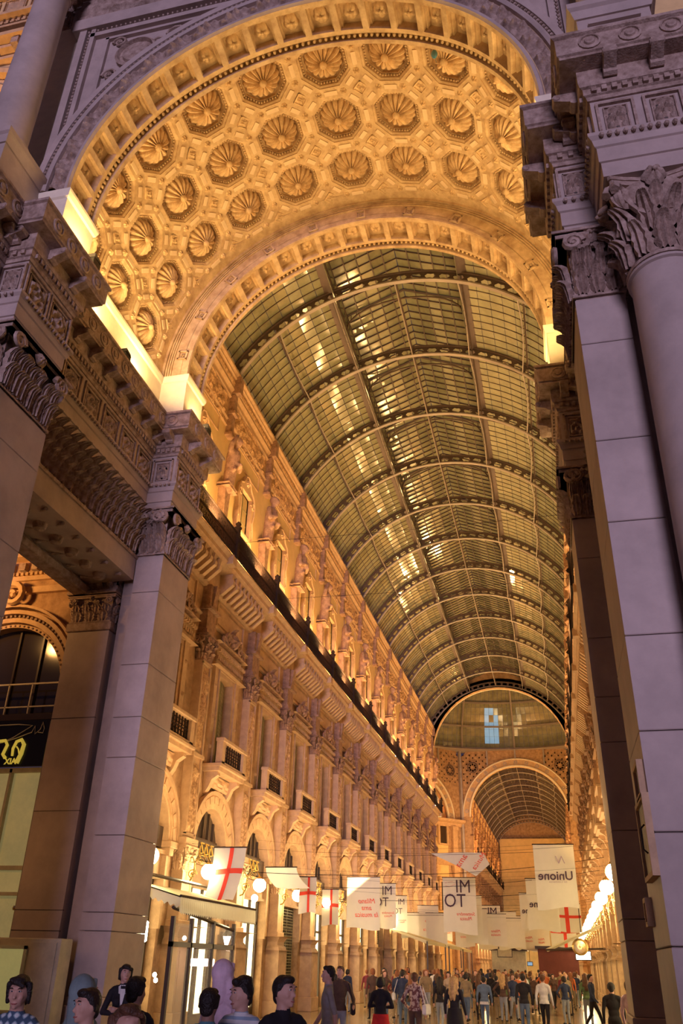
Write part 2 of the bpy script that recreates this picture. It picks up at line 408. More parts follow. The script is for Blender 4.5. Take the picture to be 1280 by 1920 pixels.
# carved pieces shared by both piers
def modillion():
    b = MB(); b.prism([(0.0, -0.30), (0.42, -0.30 + 0.14), (0.45, -0.06), (0.40, 0), (0, 0)], 'x', -0.11, 0.11)
    for sx in (-1, 1): b.lathe([(0.001, sx * .135), (.055, sx * .13), (.07, sx * .11), (.07, sx * .0)], 8, (0, 0.37, -0.10), 'x')
    b.lathe([(.001, -.12), (.09, -.12), (.09, .12), (.001, .12)], 8, (0, 0.06, -0.24), 'x'); return b
ME_MOD = modillion().mesh('bracket', M_CARVE, True)
def carved_panel(w, h, seed, n=14):
    b = MB(); t = 0.05
    for (x0, x1, z0, z1) in ((-w / 2, w / 2, -h / 2, -h / 2 + t), (-w / 2, w / 2, h / 2 - t, h / 2), (-w / 2, -w / 2 + t, -h / 2, h / 2), (w / 2 - t, w / 2, -h / 2, h / 2)):
        b.box(x0, x1, 0, 0.06, z0, z1)
    t2 = .12
    for (x0, x1, z0, z1) in ((-w / 2 + t2, w / 2 - t2, -h / 2 + t2, -h / 2 + t2 + .025), (-w / 2 + t2, w / 2 - t2, h / 2 - t2 - .025, h / 2 - t2), (-w / 2 + t2, -w / 2 + t2 + .025, -h / 2 + t2, h / 2 - t2), (w / 2 - t2 - .025, w / 2 - t2, -h / 2 + t2, h / 2 - t2)):
        b.box(x0, x1, 0, 0.035, z0, z1)
    b.relief(w - 0.3, h - 0.3, n, n, scrollwork(seed, 0.10, 2.2)); return b
ME_PANEL = [carved_panel(0.9, 0.86, k).mesh('carved_panel', M_CARVE, True) for k in (3, 8)]
ME_PANELS = carved_panel(0.66, 0.86, 5).mesh('carved_panel', M_CARVE, True)
disc = MB(); disc.lathe([(0.2, 0), (0.2, 0.03), (0.16, 0.045), (0.15, .015), (0.1, .015), (0.085, 0.05), (0.001, .06)], 14, axis='y')
ME_DISC = disc.mesh('disc', M_CARVE, True)
ME_CAPF = cap_flat(0.84, 1.45, 1.8, n=3).mesh('capital', M_CARVE, True)
ENT = dict(
  architrave=[(-.4, 13.75), (0.0, 13.75), (0, 14.08), (.035, 14.09), (.035, 14.42), (.07, 14.44), (.10, 14.56), (.16, 14.62), (.16, 14.70), (-.4, 14.72)],
  frieze=[(-.4, 14.7), (0.0, 14.7), (0.0, 15.72), (-.4, 15.72)],
  cornice=[(-.4, 15.70), (.04, 15.70), (.06, 15.78), (.10, 15.80), (.10, 15.95), (.15, 15.97), (.17, 16.06), (.17, 16.38), (.46, 16.40), (.46, 16.46), (.50, 16.48), (.50, 16.92), (.56, 16.95), (.56, 17.02), (-.4, 17.05)])
def ent_path():
    return [(10.5, 12.1), (8.0, 12.1), (8.0, 10.3), (6.4, 10.3), (6.4, YF), (HP0, YF), (HP0, 13.5), (HP1, 13.5), (HP1, YR), (HP0, YR), (HP0, 21.8), (HP1, 21.8), (HP1, 22.2)]
def pier(s):
    sd = nm(s)
    # --- four-square pilasters, course by course
    for (name, y0, y1, lab) in (('front', YF, 13.55, 'broad stone pilaster at the front %s of the entrance arch' % sd), ('rear', YR, 21.8, 'broad stone pilaster carrying the inner arch, %s side' % sd)):
        p = empty('pilaster', (XC + s * (HP0 + HP1) / 2, (y0 + y1) / 2, 0), label=lab, cat='pilaster', group='entrance pilasters')
        b = MB(); b.box(HP0 - .09, HP1 + .05, y0 - .09, y1 + .05, 0, 0.95, b=.02); b.box(HP0 - .05, HP1 + .03, y0 - .05, y1 + .03, .95, 1.12, b=.02)
        o = ob('base', side(b, s).mesh('base', M_BLOCK), None); o.parent = p; o.matrix_parent_inverse = p.matrix_basis.inverted()
        zs = [1.12, 2.2, 3.47, 4.73, 6.06, 7.86, 9.32, 11.28, 12.28]
        if name == 'rear': zs = [1.12, 2.47, 2.87, 4.6, 6.5, 7.55, 9.0, 11.14, 12.28]
        for k in range(len(zs) - 1):
            b = MB(); b.box(-.42, .42, -(y1 - y0) / 2, (y1 - y0) / 2, zs[k] + .006, zs[k + 1] - .006, b=.012)
            ob('stone_block', b.mesh('stone_block', M_BLOCK), p, (0, 0, 0))
        d = y1 - y0
        ob('capital', ME_CAPF, p, (0, -d / 2, 12.3), (0, 0, PI))
        if name == 'front': pass
        # leaves of the capital on the inner flank
        ob('capital_core', MB().box(-.40, .40, -d / 2 + .02, d / 2, 12.28, 13.76).mesh('capital_core', M_CARVE), p)
        c = cap_flat(1.9, 1.45, 0.3, n=5)
        ob('capital', c.mesh('capital', M_CARVE, True), p, M=world(p, MT((XC + s * HP0, (y0 + y1) / 2, 12.3)) @ RZ(PI / 2 if s > 0 else -PI / 2)))
    # --- wall and lintel between the pilasters
    w = empty('pillar_wall', (XC + s * 7.5, 16.5, 0), kind='structure', label='stone wall and lintel of the entrance passage, %s side' % sd)
    def part(nme, b, m, smooth=False):
        o = ob(nme, b.mesh(nme, m, smooth)); o.parent = w; o.matrix_parent_inverse = w.matrix_basis.inverted(); return o
    part('front_wall', side(MB().box(HP1 - .02, 10.5, 12.1, 13.5, 0, 13.75), s), M_BLOCK)
    part('lintel', side(MB().box(HP1 + .02, 8.1, 13.5, YR, 11.55, 12.22), s), M_STONE)
    part('lintel_moulding', side(MB().sweep([(HP1 + .02, 13.5), (HP1 + .02, YR)], [(-.3, 12.2), (.05, 12.2), (.07, 12.27), (.02, 12.32), (-.3, 12.34)], side=-1), s), M_CARVE)
    part('upper_wall', side(MB().box(HP1 + .06, 8.1, 13.5, YR, 12.3, 13.76), s), M_CARVE)
    part('rear_wall', side(MB().box(HP1 - .02, 7.05, YR + .25, 21.8, 0, 13.75), s), M_STONE)
    # leaf frieze of the lintel, one leaf after another in three tiers
    big = fl_leaf(.42, .68, .42).mesh('leaf', M_CARVE, True); sml = fl_leaf(.32, .6, .34).mesh('leaf', M_CARVE, True)
    n = 17
    for k in range(n):
        y = 13.6 + (YR - 13.7) * (k + .5) / n
        for (t, me, z) in ((0, sml, 12.34), (1, big, 12.72), (0, big, 13.14)):
            yy = y + t * .18
            if yy > YR - .1: continue
            ob('leaf', me, w, M=world(w, MT((XC + s * (HP1 + .06), yy, z)) @ RZ(PI / 2 if s > 0 else -PI / 2)))
    # soffit ribs under the lintel
    for k in range(8):
        y = 13.9 + k * .78
        b = MB(); b.tube([(6.75 + 1.25 * q, y + .28 * sin(q * PI), 11.5 + .14 * sin(q * PI)) for q in (0, .2, .4, .6, .8, 1)], .05, 6)
        b.lathe([(.001, 11.35), (.15, 11.4), (.2, 11.55)], 10, (7.4, y, 0)); part('soffit_boss', side(b, s), M_CARVE, True)
    part('soffit_beam', side(MB().box(8.1, 8.45, 13.5, YR + .4, 11.2, 12.8).sweep([(8.1, 13.5), (8.1, YR)], [(-.1, 11.2), (.08, 11.22), (.12, 11.4), (.04, 11.5)], side=-1), s), M_CARVE)
    # --- entablature breaking forward over column and pilasters
    e = empty('entablature', (XC + s * 6.6, 16, 13.75), label='carved stone entablature breaking forward over the %s pilasters' % sd, cat='entablature')
    pth = ent_path()
    for nme, pr in ENT.items():
        b = side(MB().sweep(pth, pr, side=-1), s)
        o = ob(nme, b.mesh(nme, M_STONE if nme != 'cornice' else M_CARVE, False)); o.parent = e; o.matrix_parent_inverse = e.matrix_basis.inverted()
    core = side(MB().box(HP1 + .3, 9.0, 12.5, 22.2, 13.76, 17.0).box(6.6, 7.8, 10.6, 12.6, 13.76, 17.0).box(6.0, 6.8, 11.9, 13.3, 13.76, 17).box(6.0, 6.8, 20.2, 21.6, 13.76, 17), s)
    o = ob('core', core.mesh('core', M_CARVE)); o.parent = e; o.matrix_parent_inverse = e.matrix_basis.inverted()
    dent = MB(); egg = MB()
    for i in range(1, len(pth) - 2):
        a, c = Vector(pth[i]), Vector(pth[i + 1]); L = (c - a).length
        if L < 0.5 and i not in (4,): continue
        d = (c - a).normalized(); nn = Vector((-d.y, d.x))       # outward is to the left of this path
        def M(t, out, z):
            p = a + d * t + nn * out
            wy = Vector((s * nn.x, nn.y, 0)); wx = Vector((wy.y, -wy.x, 0))
            return Matrix(((wx.x, wy.x, 0, XC + s * p.x), (wx.y, wy.y, 0, p.y), (0, 0, 1, z), (0, 0, 0, 1)))
        cuts0 = .5 if i in (6, 7, 8) else 0      # inside corners lose length to the neighbour's overhang
        n = max(1, round(L / 0.8)) if L > .9 else max(1, round(L / .45))
        for k in range(n):
            t = L * (k + .5) / n
            ob('bracket', ME_MOD, e, M=world(e, M(t, .16, 16.39)))
        lo = -.45 if i in (2, 5, 9) else 0
        for k in range(int(L / .16)):
            t = L * (k + .5) / int(L / .16); dent.join(MB().box(-.045, .045, 0, .07, 0, .12), M(t, .09, 15.81))
        for k in range(int(L / .13)):
            t = L * (k + .5) / int(L / .13); egg.join(MB().ball((0, 0, 0), .05, 5, 4), M(t, .16, 14.61))
        nn_ = max(1, round((L + .3) / .62))
        for k in range(nn_):
            t = (L + .5) * (k + .5) / nn_ - .25
            ob('disc', ME_DISC, e, M=world(e, M(t, .5, 16.70)))
        npn = max(1, round(L / 1.0)); me = ME_PANEL if L / npn > .92 else [ME_PANELS] * 2
        for k in range(npn):
            ob('carved_panel', me[k % 2], e, M=world(e, M(L * (k + .5) / npn, 0.0, 15.16)))
    for nme, b in (('dentil_band', dent), ('bead_band', egg)):
        o = ob(nme, b.mesh(nme, M_CARVE, nme[0] == 'b')); o.parent = e; o.matrix_parent_inverse = e.matrix_basis.inverted(); o['kind'] = 'stuff'
    # plinth of the arches above the cornice, the pale strip the floodlights catch
    pp = [(6.95, 12.2), (5.71, 12.2), (5.71, 13.5), (6.6, 13.5), (6.6, 19.75), (5.71, 19.75), (5.71, 21.1), (6.6, 21.1)]
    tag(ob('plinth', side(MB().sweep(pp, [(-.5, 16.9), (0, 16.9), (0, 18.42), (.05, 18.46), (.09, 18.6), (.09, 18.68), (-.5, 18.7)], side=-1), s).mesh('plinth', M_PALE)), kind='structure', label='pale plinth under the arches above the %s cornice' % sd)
    for (y, h) in ((13.35, 5.45), (16.9, 6.35), (21.0, 5.45)):
        f = MB(); f.box(-.13, .13, -.16, .16, 0, .22, b=.02); f.prism([(-.16, .22), (.16, .22), (.10, .30), (-.16, .34)], 'x', -.14, .14); f.box(-.03, .03, -.03, .03, -.12, 0)
        tag(ob('floodlight', f.mesh('floodlight', M_BLACK), None, (XC + s * (h - .02), y, 17.12)), 'small black floodlight on the %s cornice, %s' % (sd, {13.35: 'under the front arch', 16.9: 'under the middle of the coffered vault', 21.0: 'under the inner arch'}[y]), 'floodlight')
pier(-1); pier(1)
# ---------------------------------------------------------------- arch ribs
def polar_relief(b, R0, R1, a0, a1, y, na, nr, f):
    vs = []; fs = []
    for i in range(na + 1):
        a = radians(a0 + (a1 - a0) * i / na)
        for j in range(nr + 1):
            r = R0 + (R1 - R0) * j / nr; vs.append((XC + r * cos(a), y - f(i / na, -1 + 2 * j / nr), 18.7 + r * sin(a)))
    for i in range(na):
        for j in range(nr):
            a = i * (nr + 1) + j; fs.append((a, a + 1, a + nr + 2, a + nr + 1))
    b.add(vs, fs); return b
def rib(name, y0, y1, label, outer):
    t = empty(name, (XC, y0, 18.7), label=label, cat='arch')
    def part(nme, b, m, smooth=False):
        o = ob(nme, b.mesh(nme, m, smooth)); o.parent = t; o.matrix_parent_inverse = t.matrix_basis.inverted(); return o
    part('arch_ring', MB().arc(XC, 18.7, [(5.98, y0), (6.62, y0), (6.62, y1), (5.98, y1)], 0, 180, 96), M_VAULT)
    w = y1 - y0
    fr = MB()
    fr.arc(XC, 18.7, [(5.71, y0), (5.99, y0), (5.99, y0 + .2), (5.73, y0 + .15)], 0, 180, 96)
    fr.arc(XC, 18.7, [(5.73, y1 - .42), (5.99, y1 - .46), (5.99, y1 - .26), (5.76, y1 - .28)], 0, 180, 96)
    fr.arc(XC, 18.7, [(5.71, y1 - .12), (5.99, y1 - .12), (5.99, y1), (5.71, y1)], 0, 180, 96)
    NC = 22
    for k in range(NC + 1):
        a = 180 * k / NC
        fr.arc(XC, 18.7, [(5.73, y0 + .15), (5.99, y0 + .15), (5.99, y1 - .42), (5.73, y1 - .42)], max(0, a - .9), min(180, a + .9), 2)
        fr.arc(XC, 18.7, [(5.85, y0 + .15), (5.99, y0 + .15), (5.99, y1 - .42), (5.85, y1 - .42)], max(0, a - 1.5), min(180, a + 1.5), 2)
    part('coffer_frame', fr, M_VAULT)
    bd = MB()
    for k in range(110):
        a = radians(180 * (k + .5) / 110); bd.join(MB().ball((0, 0, 0), .055, 5, 4, sc=(1, 1.3, 1)), MT((XC + 5.82 * cos(a), y1 - .19, 18.7 + 5.82 * sin(a))))
    o = part('egg_moulding', bd, M_FLOWER, True); o['kind'] = 'stuff'
    for k in range(NC):
        a = radians(180 * (k + .5) / NC)
        ob('rosette', ME_ROS, t, M=world(t, MT((XC + 5.98 * cos(a), y0 + .15 + (w - .57) / 2, 18.7 + 5.98 * sin(a))) @ RY(-a) @ RZ(PI / 2)), )
    return t, part
M_front = M_STONE
ta, parta = rib('front_arch', 12.2, 13.5, 'wide round front arch with carved leaf border framing the entrance', True)
b = MB()
b.arc(XC, 18.7, [(5.72, 12.2), (5.74, 12.12), (5.82, 12.12), (5.86, 12.2)], 0, 180, 96)
b.arc(XC, 18.7, [(6.32, 12.2), (6.33, 12.10), (6.40, 12.06), (6.47, 12.10), (6.48, 12.2)], 0, 180, 96)
b.arc(XC, 18.7, [(6.56, 12.25), (6.58, 12.1), (6.74, 12.08), (6.78, 12.25)], 0, 180, 96)
parta('archivolt_moulding', b, M_STONE)
def guil(u, v):
    q = u * 44 * 2 * PI; return max(0, .17 * (0.5 + .5 * sin(q / 2 + 2.2 * v)) * (1 - v * v) ** .5 + .07 * cos(q * 1.5 - 3 * v) * (1 - v * v))
parta('leaf_border', polar_relief(MB(), 5.88, 6.3, 0, 180, 12.19, 500, 6, guil), M_CARVE, True)
bd = MB()
for k in range(150):
    a = radians(180 * (k + .5) / 150); bd.join(MB().ball((0, 0, 0), .05, 5, 4), MT((XC + 6.53 * cos(a), 12.14, 18.7 + 6.53 * sin(a))))
o = parta('bead_moulding', bd, M_CARVE, True); o['kind'] = 'stuff'
tb, partb = rib('inner_arch', 19.75, 21.1, 'second round arch behind the coffered vault, opening on the glass gallery', False)
b = MB()
for (r0, r1, d) in ((5.72, 5.78, .04), (6.30, 6.34, .05), (6.38, 6.42, .05), (6.46, 6.50, .05), (6.54, 6.62, .08)):
    b.arc(XC, 18.7, [(r0, 19.78), (r0, 19.75 - d), (r1, 19.75 - d), (r1, 19.78)], 0, 180, 96)
partb('archivolt_moulding', b, M_VAULT)
sm = carved_panel(.34, .34, 9, 6).mesh('carved_tablet', M_VAULT)
for k in range(11):
    a = radians(8 + 16.4 * k)
    ob('carved_tablet', sm, tb, M=world(tb, MT((XC + 6.03 * cos(a), 19.75, 18.7 + 6.03 * sin(a))) @ RY(PI / 2 - a) @ RZ(PI)))
# upper wall above the inner arch (closes the gallery end)
b = MB(); vs = []; fs = []
N_ = 48
for i in range(N_ + 1):
    a = PI * i / N_; r = 6.6
    vs.append((XC + r * cos(a), 21.0, 18.7 + r * sin(a)))
    ex, ez = cos(a), sin(a); k = min(9.5 / max(abs(ex), 1e-6), 14 / max(ez, 1e-6)); vs.append((XC + k * ex, 21.0, 18.7 + k * ez))
for i in range(N_): fs.append((2 * i, 2 * i + 1, 2 * i + 3, 2 * i + 2))
b.add(vs, fs)
tag(ob('wall_gallery_end', b.mesh('wall_gallery_end', M_PLAS)), kind='structure')
# ---------------------------------------------------------------- coffered vault
vt = empty('coffered_vault', (XC, 16.5, 18.7), label='golden barrel vault of octagonal coffers between the two arches', cat='vault')
HW = 6.6 * math.tan(radians(90 / 11)); HV = 0.95
def octa(ap, d): 
    R = ap / cos(PI / 8); return [(R * cos(PI / 8 + k * PI / 4), d, R * sin(PI / 8 + k * PI / 4)) for k in range(8)]
cf = MB(); rings = [octa(.76, 0), octa(.76, .03), octa(.70, .06), octa(.68, .17), octa(.63, .17), octa(.60, .14), octa(.61, .27), octa(.58, .29)]
sq = [(HW, 0, HV), (-HW, 0, HV), (-HW, 0, -HV), (HW, 0, -HV)]
vs = [p for r in rings for p in r]; fs = []
for i in range(len(rings) - 1):
    for k in range(8): fs.append((i * 8 + k, i * 8 + (k + 1) % 8, i * 8 + 8 + (k + 1) % 8, i * 8 + 8 + k))
L0 = len(rings) * 8 - 8; fs.append(tuple(range(L0, L0 + 8)))
q = len(vs); vs += sq
R = rings[0]   # ring vertex k at angle 22.5+45k
fs += [(q, 0, 1), (q, q + 1, 2 - 1, ), (q + 1, 1, 2), (q + 1, 2, 3), (q + 1, q + 2, 3), (q + 2, 3, 4), (q + 2, 4, 5), (q + 2, q + 3, 5), (q + 3, 5, 6), (q + 3, 6, 7), (q + 3, q, 7), (q, 7, 0)]
fs = [f for f in fs if len(f) > 2]
cf.add(vs, fs)
for k in range(8):       # egg band
    a0, a1 = Vector(octa(.655, .12)[k]), Vector(octa(.655, .12)[(k + 1) % 8])
    for j in range(6): cf.ball(tuple(a0 + (a1 - a0) * (j + .5) / 6), .035, 5, 3)
ME_COF = cf.mesh('coffer', M_VAULT, False)
# lobed rosette: local y must point at the vault's axis
ME_LOB = fl_flower(0.59, 0.34, 16, ri=.2, rings=6).mesh('rosette', M_FLOWER, True)
tabl = MB().box(-.2, .2, 0, .03, -.075, .075, b=.008).mesh('tablet', M_TABL)
tabs = MB().box(-.15, .15, 0, .03, -.075, .075, b=.008).mesh('tablet', M_TABL)
dsc = fl_flower(.11, .07, 6, ri=.35, rings=3).mesh('disc', M_FLOWER, True)
sqb = MB().box(-.17, .17, 0, .02, -.17, .17).box(-.17, .17, 0, .05, .14, .17).box(-.17, .17, 0, .05, -.17, -.14).box(-.17, -.14, 0, .05, -.17, .17).box(.14, .17, 0, .05, -.17, .17)
sqb.relief(.27, .27, 8, 8, scrollwork(4, .07, 2)); ME_SQB = sqb.mesh('square_boss', M_FLOWER, True)
def vcell(k, y):         # local x along the arc, local z along Y, local y towards the axis
    a = radians(90 / 11 + k * 180 / 11)
    n = Vector((-cos(a), 0, -sin(a))); z = Vector((0, 1, 0)); x = n.cross(z)
    p = Vector((XC + 6.6 * cos(a), y, 18.7 + 6.6 * sin(a)))
    return Matrix(((x.x, n.x, z.x, p.x), (x.y, n.y, z.y, p.y), (x.z, n.z, z.z, p.z), (0, 0, 0, 1)))
rows = (14.5, 16.4, 18.3)
for k in range(11):
    for y in rows:
        M = vcell(k, y)
        c = ob('coffer', ME_COF, vt, M=world(vt, M @ Matrix.Scale(-1, 4, (0, 1, 0))))
        ob('rosette', ME_LOB, c, M=Matrix.Scale(-1, 4, (0, 1, 0)) @ MT((0, -.28, 0)))
        ob('tablet', tabl, vt, M=world(vt, M @ MT((0, 0, .945))))
        ob('tablet', tabl, vt, M=world(vt, M @ MT((.93, 0, 0)) @ RY(PI / 2)))
        if y == rows[0]: ob('tablet', tabl, vt, M=world(vt, M @ MT((0, 0, -.945))))
        for (sx, sz) in ((1, 1), (1, -1), (-1, 1), (-1, -1)):
            ob('tablet', tabs, vt, M=world(vt, M @ MT((sx * .665, 0, sz * .665)) @ RY(PI / 4 * sx * sz)))
        for (dx, dz) in ((.39, .945), (-.39, .945), (.92, .39), (.92, -.39)):
            ob('disc', dsc, vt, M=world(vt, M @ MT((dx, 0, dz))))
        ob('square_boss', ME_SQB, vt, M=world(vt, M @ MT((.935, 0, .95)) @ RY(PI / 4)))
for k in range(11):
    M = vcell(k, 13.55)
    ob('margin', MB().box(-HW, HW, -.1, 0, -.12, 0).mesh('margin', M_VAULT), vt, M=world(vt, M)) if k == 0 else None
mg = MB(); mg.arc(XC, 18.7, [(6.62, 19.25), (6.8, 19.25), (6.8, 19.8), (6.62, 19.8)], 0, 180, 44); mg.arc(XC, 18.7, [(6.5, 13.4), (6.8, 13.4), (6.8, 13.56), (6.6, 13.56)], 0, 180, 44)
o = ob('margin', mg.mesh('margin', M_VAULT)); o.parent = vt; o.matrix_parent_inverse = vt.matrix_basis.inverted()
# ---------------------------------------------------------------- spandrels and upper wall of the front
def spandrel(s):
    t = empty('spandrel', (XC + s * 5, 12.3, 23), label='carved spandrel with round medallion, upper %s of the front arch' % nm(s), cat='spandrel')
    def part(nme, b, m, smooth=False):
        o = ob(nme, side(b, s).mesh(nme, m, smooth)); o.parent = t; o.matrix_parent_inverse = t.matrix_basis.inverted(); return o
    b = MB(); vs = []; fs = []; n = 30
    for i in range(n + 1):
        a = PI / 2 * i / n; k = min(6.7 / max(cos(a), 1e-6), 7.3 / max(sin(a), 1e-6))
        for y in (12.32, 12.9): vs += [(6.6 * cos(a), y, 18.7 + 6.6 * sin(a)), (k * cos(a), y, 18.7 + k * sin(a))]
    for i in range(n):
        c = 4 * i; fs += [(c, c + 4, c + 5, c + 1), (c + 2, c + 3, c + 7, c + 6), (c + 1, c + 5, c + 7, c + 3)]
    part('field', b.add(vs, fs), M_STONE)
    b = MB()   # outer frame: upright, top bar and the curved side
    b.box(6.22, 6.36, 12.2, 12.4, 18.7, 25.6).box(6.5, 6.72, 12.18, 12.5, 18.7, 25.9).box(0, 6.95, 12.12, 12.5, 25.6, 26.1).box(0, 6.4, 12.2, 12.4, 25.25, 25.42)
    b.box(5.72, 5.82, 12.22, 12.4, 22.2, 25.05).box(2.7, 5.82, 12.22, 12.4, 24.97, 25.07)
    part('frame', b, M_STONE)
    bd = MB()
    for k in range(46): bd.ball((6.43, 12.25, 19 + k * .145), .045, 5, 3)
    for k in range(44): bd.ball((.2 + k * .145, 12.22, 25.5), .045, 5, 3)
    o = part('bead_moulding', bd, M_CARVE, True); o['kind'] = 'stuff'
    m = MB(); m.lathe([(.62, 12.34), (.62, 12.2), (.54, 12.16), (.5, 12.26), (.42, 12.27), (.38, 12.2), (.3, 12.2), (.001, 12.17)], 24, (4.75, 0, 24.05), 'y')
    part('medallion', m, M_CARVE, True)
    for (x, z, r) in ((3.6, 24.6, .3), (5.45, 23.3, .24), (5.35, 24.75, .22), (4.1, 24.35, .2)):
        part('scroll', fl_scroll(r, .05).xf(MT((x, 12.27, z))), M_CARVE, True)
    # carved band above with figures in relief, and its cornice
    fr = MB().relief(6.9, 1.0, 90, 12, scrollwork(12, .13, 5)).xf(MT((3.5, 12.2, 26.7)) @ RZ(PI))
    part('carved_frieze', fr, M_CARVE, True)
    part('cornice', MB().sweep([(0, 12.2), (7.2, 12.2), (7.2, 12.9)], [(-.3, 27.2), (.1, 27.2), (.2, 27.4), (.5, 27.45), (.5, 27.8), (.6, 28), (-.3, 28.1)]), M_CARVE)
    part('upper_block', MB().box(0, 7.2, 12.3, 13.4, 26.1, 28), M_STONE)
spandrel(-1); spandrel(1)
tag(ob('roof_entrance', MB().box(XC - 8.5, XC + 8.5, 12.7, 21.0, 27.6, 28.0).mesh('roof_entrance', M_STONE)), kind='structure')
# ---------------------------------------------------------------- columns
def column(x, y, z0, z1, r, caph, label, ped=None):
    t = empty('stone_column', (x, y, z0), label=label, cat='column')
    ob('base', MB().box(-r * 1.4, r * 1.4, -r * 1.4, r * 1.4, 0, r * .35, b=.02).lathe([(r * 1.38, r * .35), (r * 1.42, r * .5), (r * 1.3, r * .62), (r * 1.12, r * .7), (r * 1.1, r * .8), (r * 1.22, r * .9), (r * 1.18, r * 1.0), (r * 1.02, r * 1.05)], 28).mesh('base', M_BLOCK, True), t)
    H = z1 - z0 - caph; prof = [(r, r * 1.0)] + [(r * (1 - .14 * (q ** 1.6)), r + (H - r) * q) for q in (.3, .5, .7, .85, .97)] + [(r * .87, H - .1), (r * .94, H - .08), (r * .94, H - .03), (r * .86, H)]
    ob('shaft', MB().lathe(prof, 36).mesh('shaft', M_BLOCK, True), t)
    ob('capital', cap_round(r * .87, caph).mesh('capital', M_CARVE, True), t, (0, 0, H))
for s in (-1, 1):
    column(XC + s * 7.18, 11.02, 1.6, 13.75, .63, 1.75, 'tall round stone column with leafy capital, %s of the entrance arch' % nm(s))
    b = MB().box(6.35, 8.05, 10.25, 12.1, 0, 1.25, b=.03).box(6.28, 8.12, 10.18, 12.1, 1.25, 1.6, b=.04)
    tag(ob('pedestal', side(b, s).mesh('pedestal', M_BLOCK)), 'stone pedestal under the tall column, %s side' % nm(s), 'pedestal')
    # upper order on top of the cornice
    b = MB().box(6.4, 8.0, 10.55, 12.3, 17.0, 17.35, b=.03).box(6.5, 7.9, 10.65, 12.3, 17.35, 18.75, b=.03).sweep([(7.9, 12.3), (7.9, 10.65), (6.5, 10.65), (6.5, 12.3)], [(-.2, 18.7), (.04, 18.72), (.1, 18.9), (.16, 18.95), (.16, 19.1), (-.2, 19.12)], side=-1)
    for z in (17.6, 18.45): b.box(6.7, 7.7, 10.58, 10.66, z, z + .06)
    tag(ob('pedestal', side(b, s).mesh('pedestal', M_STONE)), 'moulded stone pedestal on the %s cornice under the upper column' % nm(s), 'pedestal')
    column(XC + s * 7.2, 11.35, 19.1, 27.2, .50, 1.1, 'slender upper round column above the %s cornice' % nm(s))
    # pale lit pilaster strip behind the upper column
    t = empty('pilaster', (XC + s * 7.4, 12.6, 17), label='pale plain pilaster behind the upper %s column' % nm(s), cat='pilaster')
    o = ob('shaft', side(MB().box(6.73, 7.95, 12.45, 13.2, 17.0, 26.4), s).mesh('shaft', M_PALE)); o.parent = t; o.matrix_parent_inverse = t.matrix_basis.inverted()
    ob('capital', cap_flat(.96, 1.0, .6).mesh('capital', M_CARVE, True), t, M=world(t, MT((XC + s * 7.45, 12.5, 26.4)) @ RZ(PI)))
    # loggia front beyond
    t = empty('wall_loggia', (XC + s * 13, 18.5, 17), kind='structure')
    def lp(nme, b, m, smooth=False):
        o = ob(nme, side(b, s).mesh(nme, m, smooth)); o.parent = t; o.matrix_parent_inverse = t.matrix_basis.inverted()
    lp('wall_surface', MB().box(8.6, 40, 18.6, 19, 17, 60), M_PLAS)
    for kx in range(4):
        cx = 8.4 + kx * 8.4
        for (r0, r1, d) in ((2.2, 2.5, .35), (2.7, 2.95, .2), (3.2, 3.5, .4), (3.6, 3.7, .3)):
            vs = MB().arc(0, 0, [(r0, 18.6), (r0, 18.6 - d), (r1, 18.6 - d), (r1, 18.6)], 0, 180, 24)
            vs.v = [(cx + p[0], p[1], 32.6 + p[2]) for p in vs.v]; lp('arch_moulding', vs, M_FAC2)
        lp('pilaster', MB().box(cx + 3.8, cx + 4.6, 18.2, 18.6, 19, 36.8), M_FAC2)
    for (z0, z1, o_) in ((27.9, 28.2, .3), (36.8, 37.0, .3), (37.4, 37.6, .45), (37.75, 38.0, .8), (38.2, 38.9, .25), (39.0, 39.15, .5), (39.3, 40.0, .2), (40.1, 40.3, .5), (42.2, 42.6, 1.2)):
        lp('cornice', MB().box(6.9, 40, 18.6 - o_, 18.7, z0, z1), M_FAC2)
    for kx in range(22):
        lp('panel', carved_panel(1.2, 1.5, 6, 8).xf(MT((8 + kx * 1.45, 18.55, 41.25)) @ RZ(PI)), M_FAC2)
        lp('bracket', MB().box(8 + kx * 1.2, 8.35 + kx * 1.2, 17.9, 18.6, 37.2, 37.6), M_CARVE)
    dd = MB(); [dd.box(8 + k * .3, 8.16 + k * .3, 18.2, 18.4, z, z + .25) for k in range(80) for z in (38.35, 39.45)]; lp('dentil_band', dd, M_FRZ)
# ================================================================ the gallery: facades
BAY = 5.05; Y0 = 26.5; NB = 12; YE = Y0 + BAY * NB       # first whole pilaster, number of bays, end of this arm
WX = 7.19                                                # wall plane distance from the axis
def place(s, yc, z=0, out=0):      # local x along the wall, local y towards the gallery
    return MT((XC + s * (WX - out), yc, z)) @ RZ(-PI / 2 if s < 0 else PI / 2)
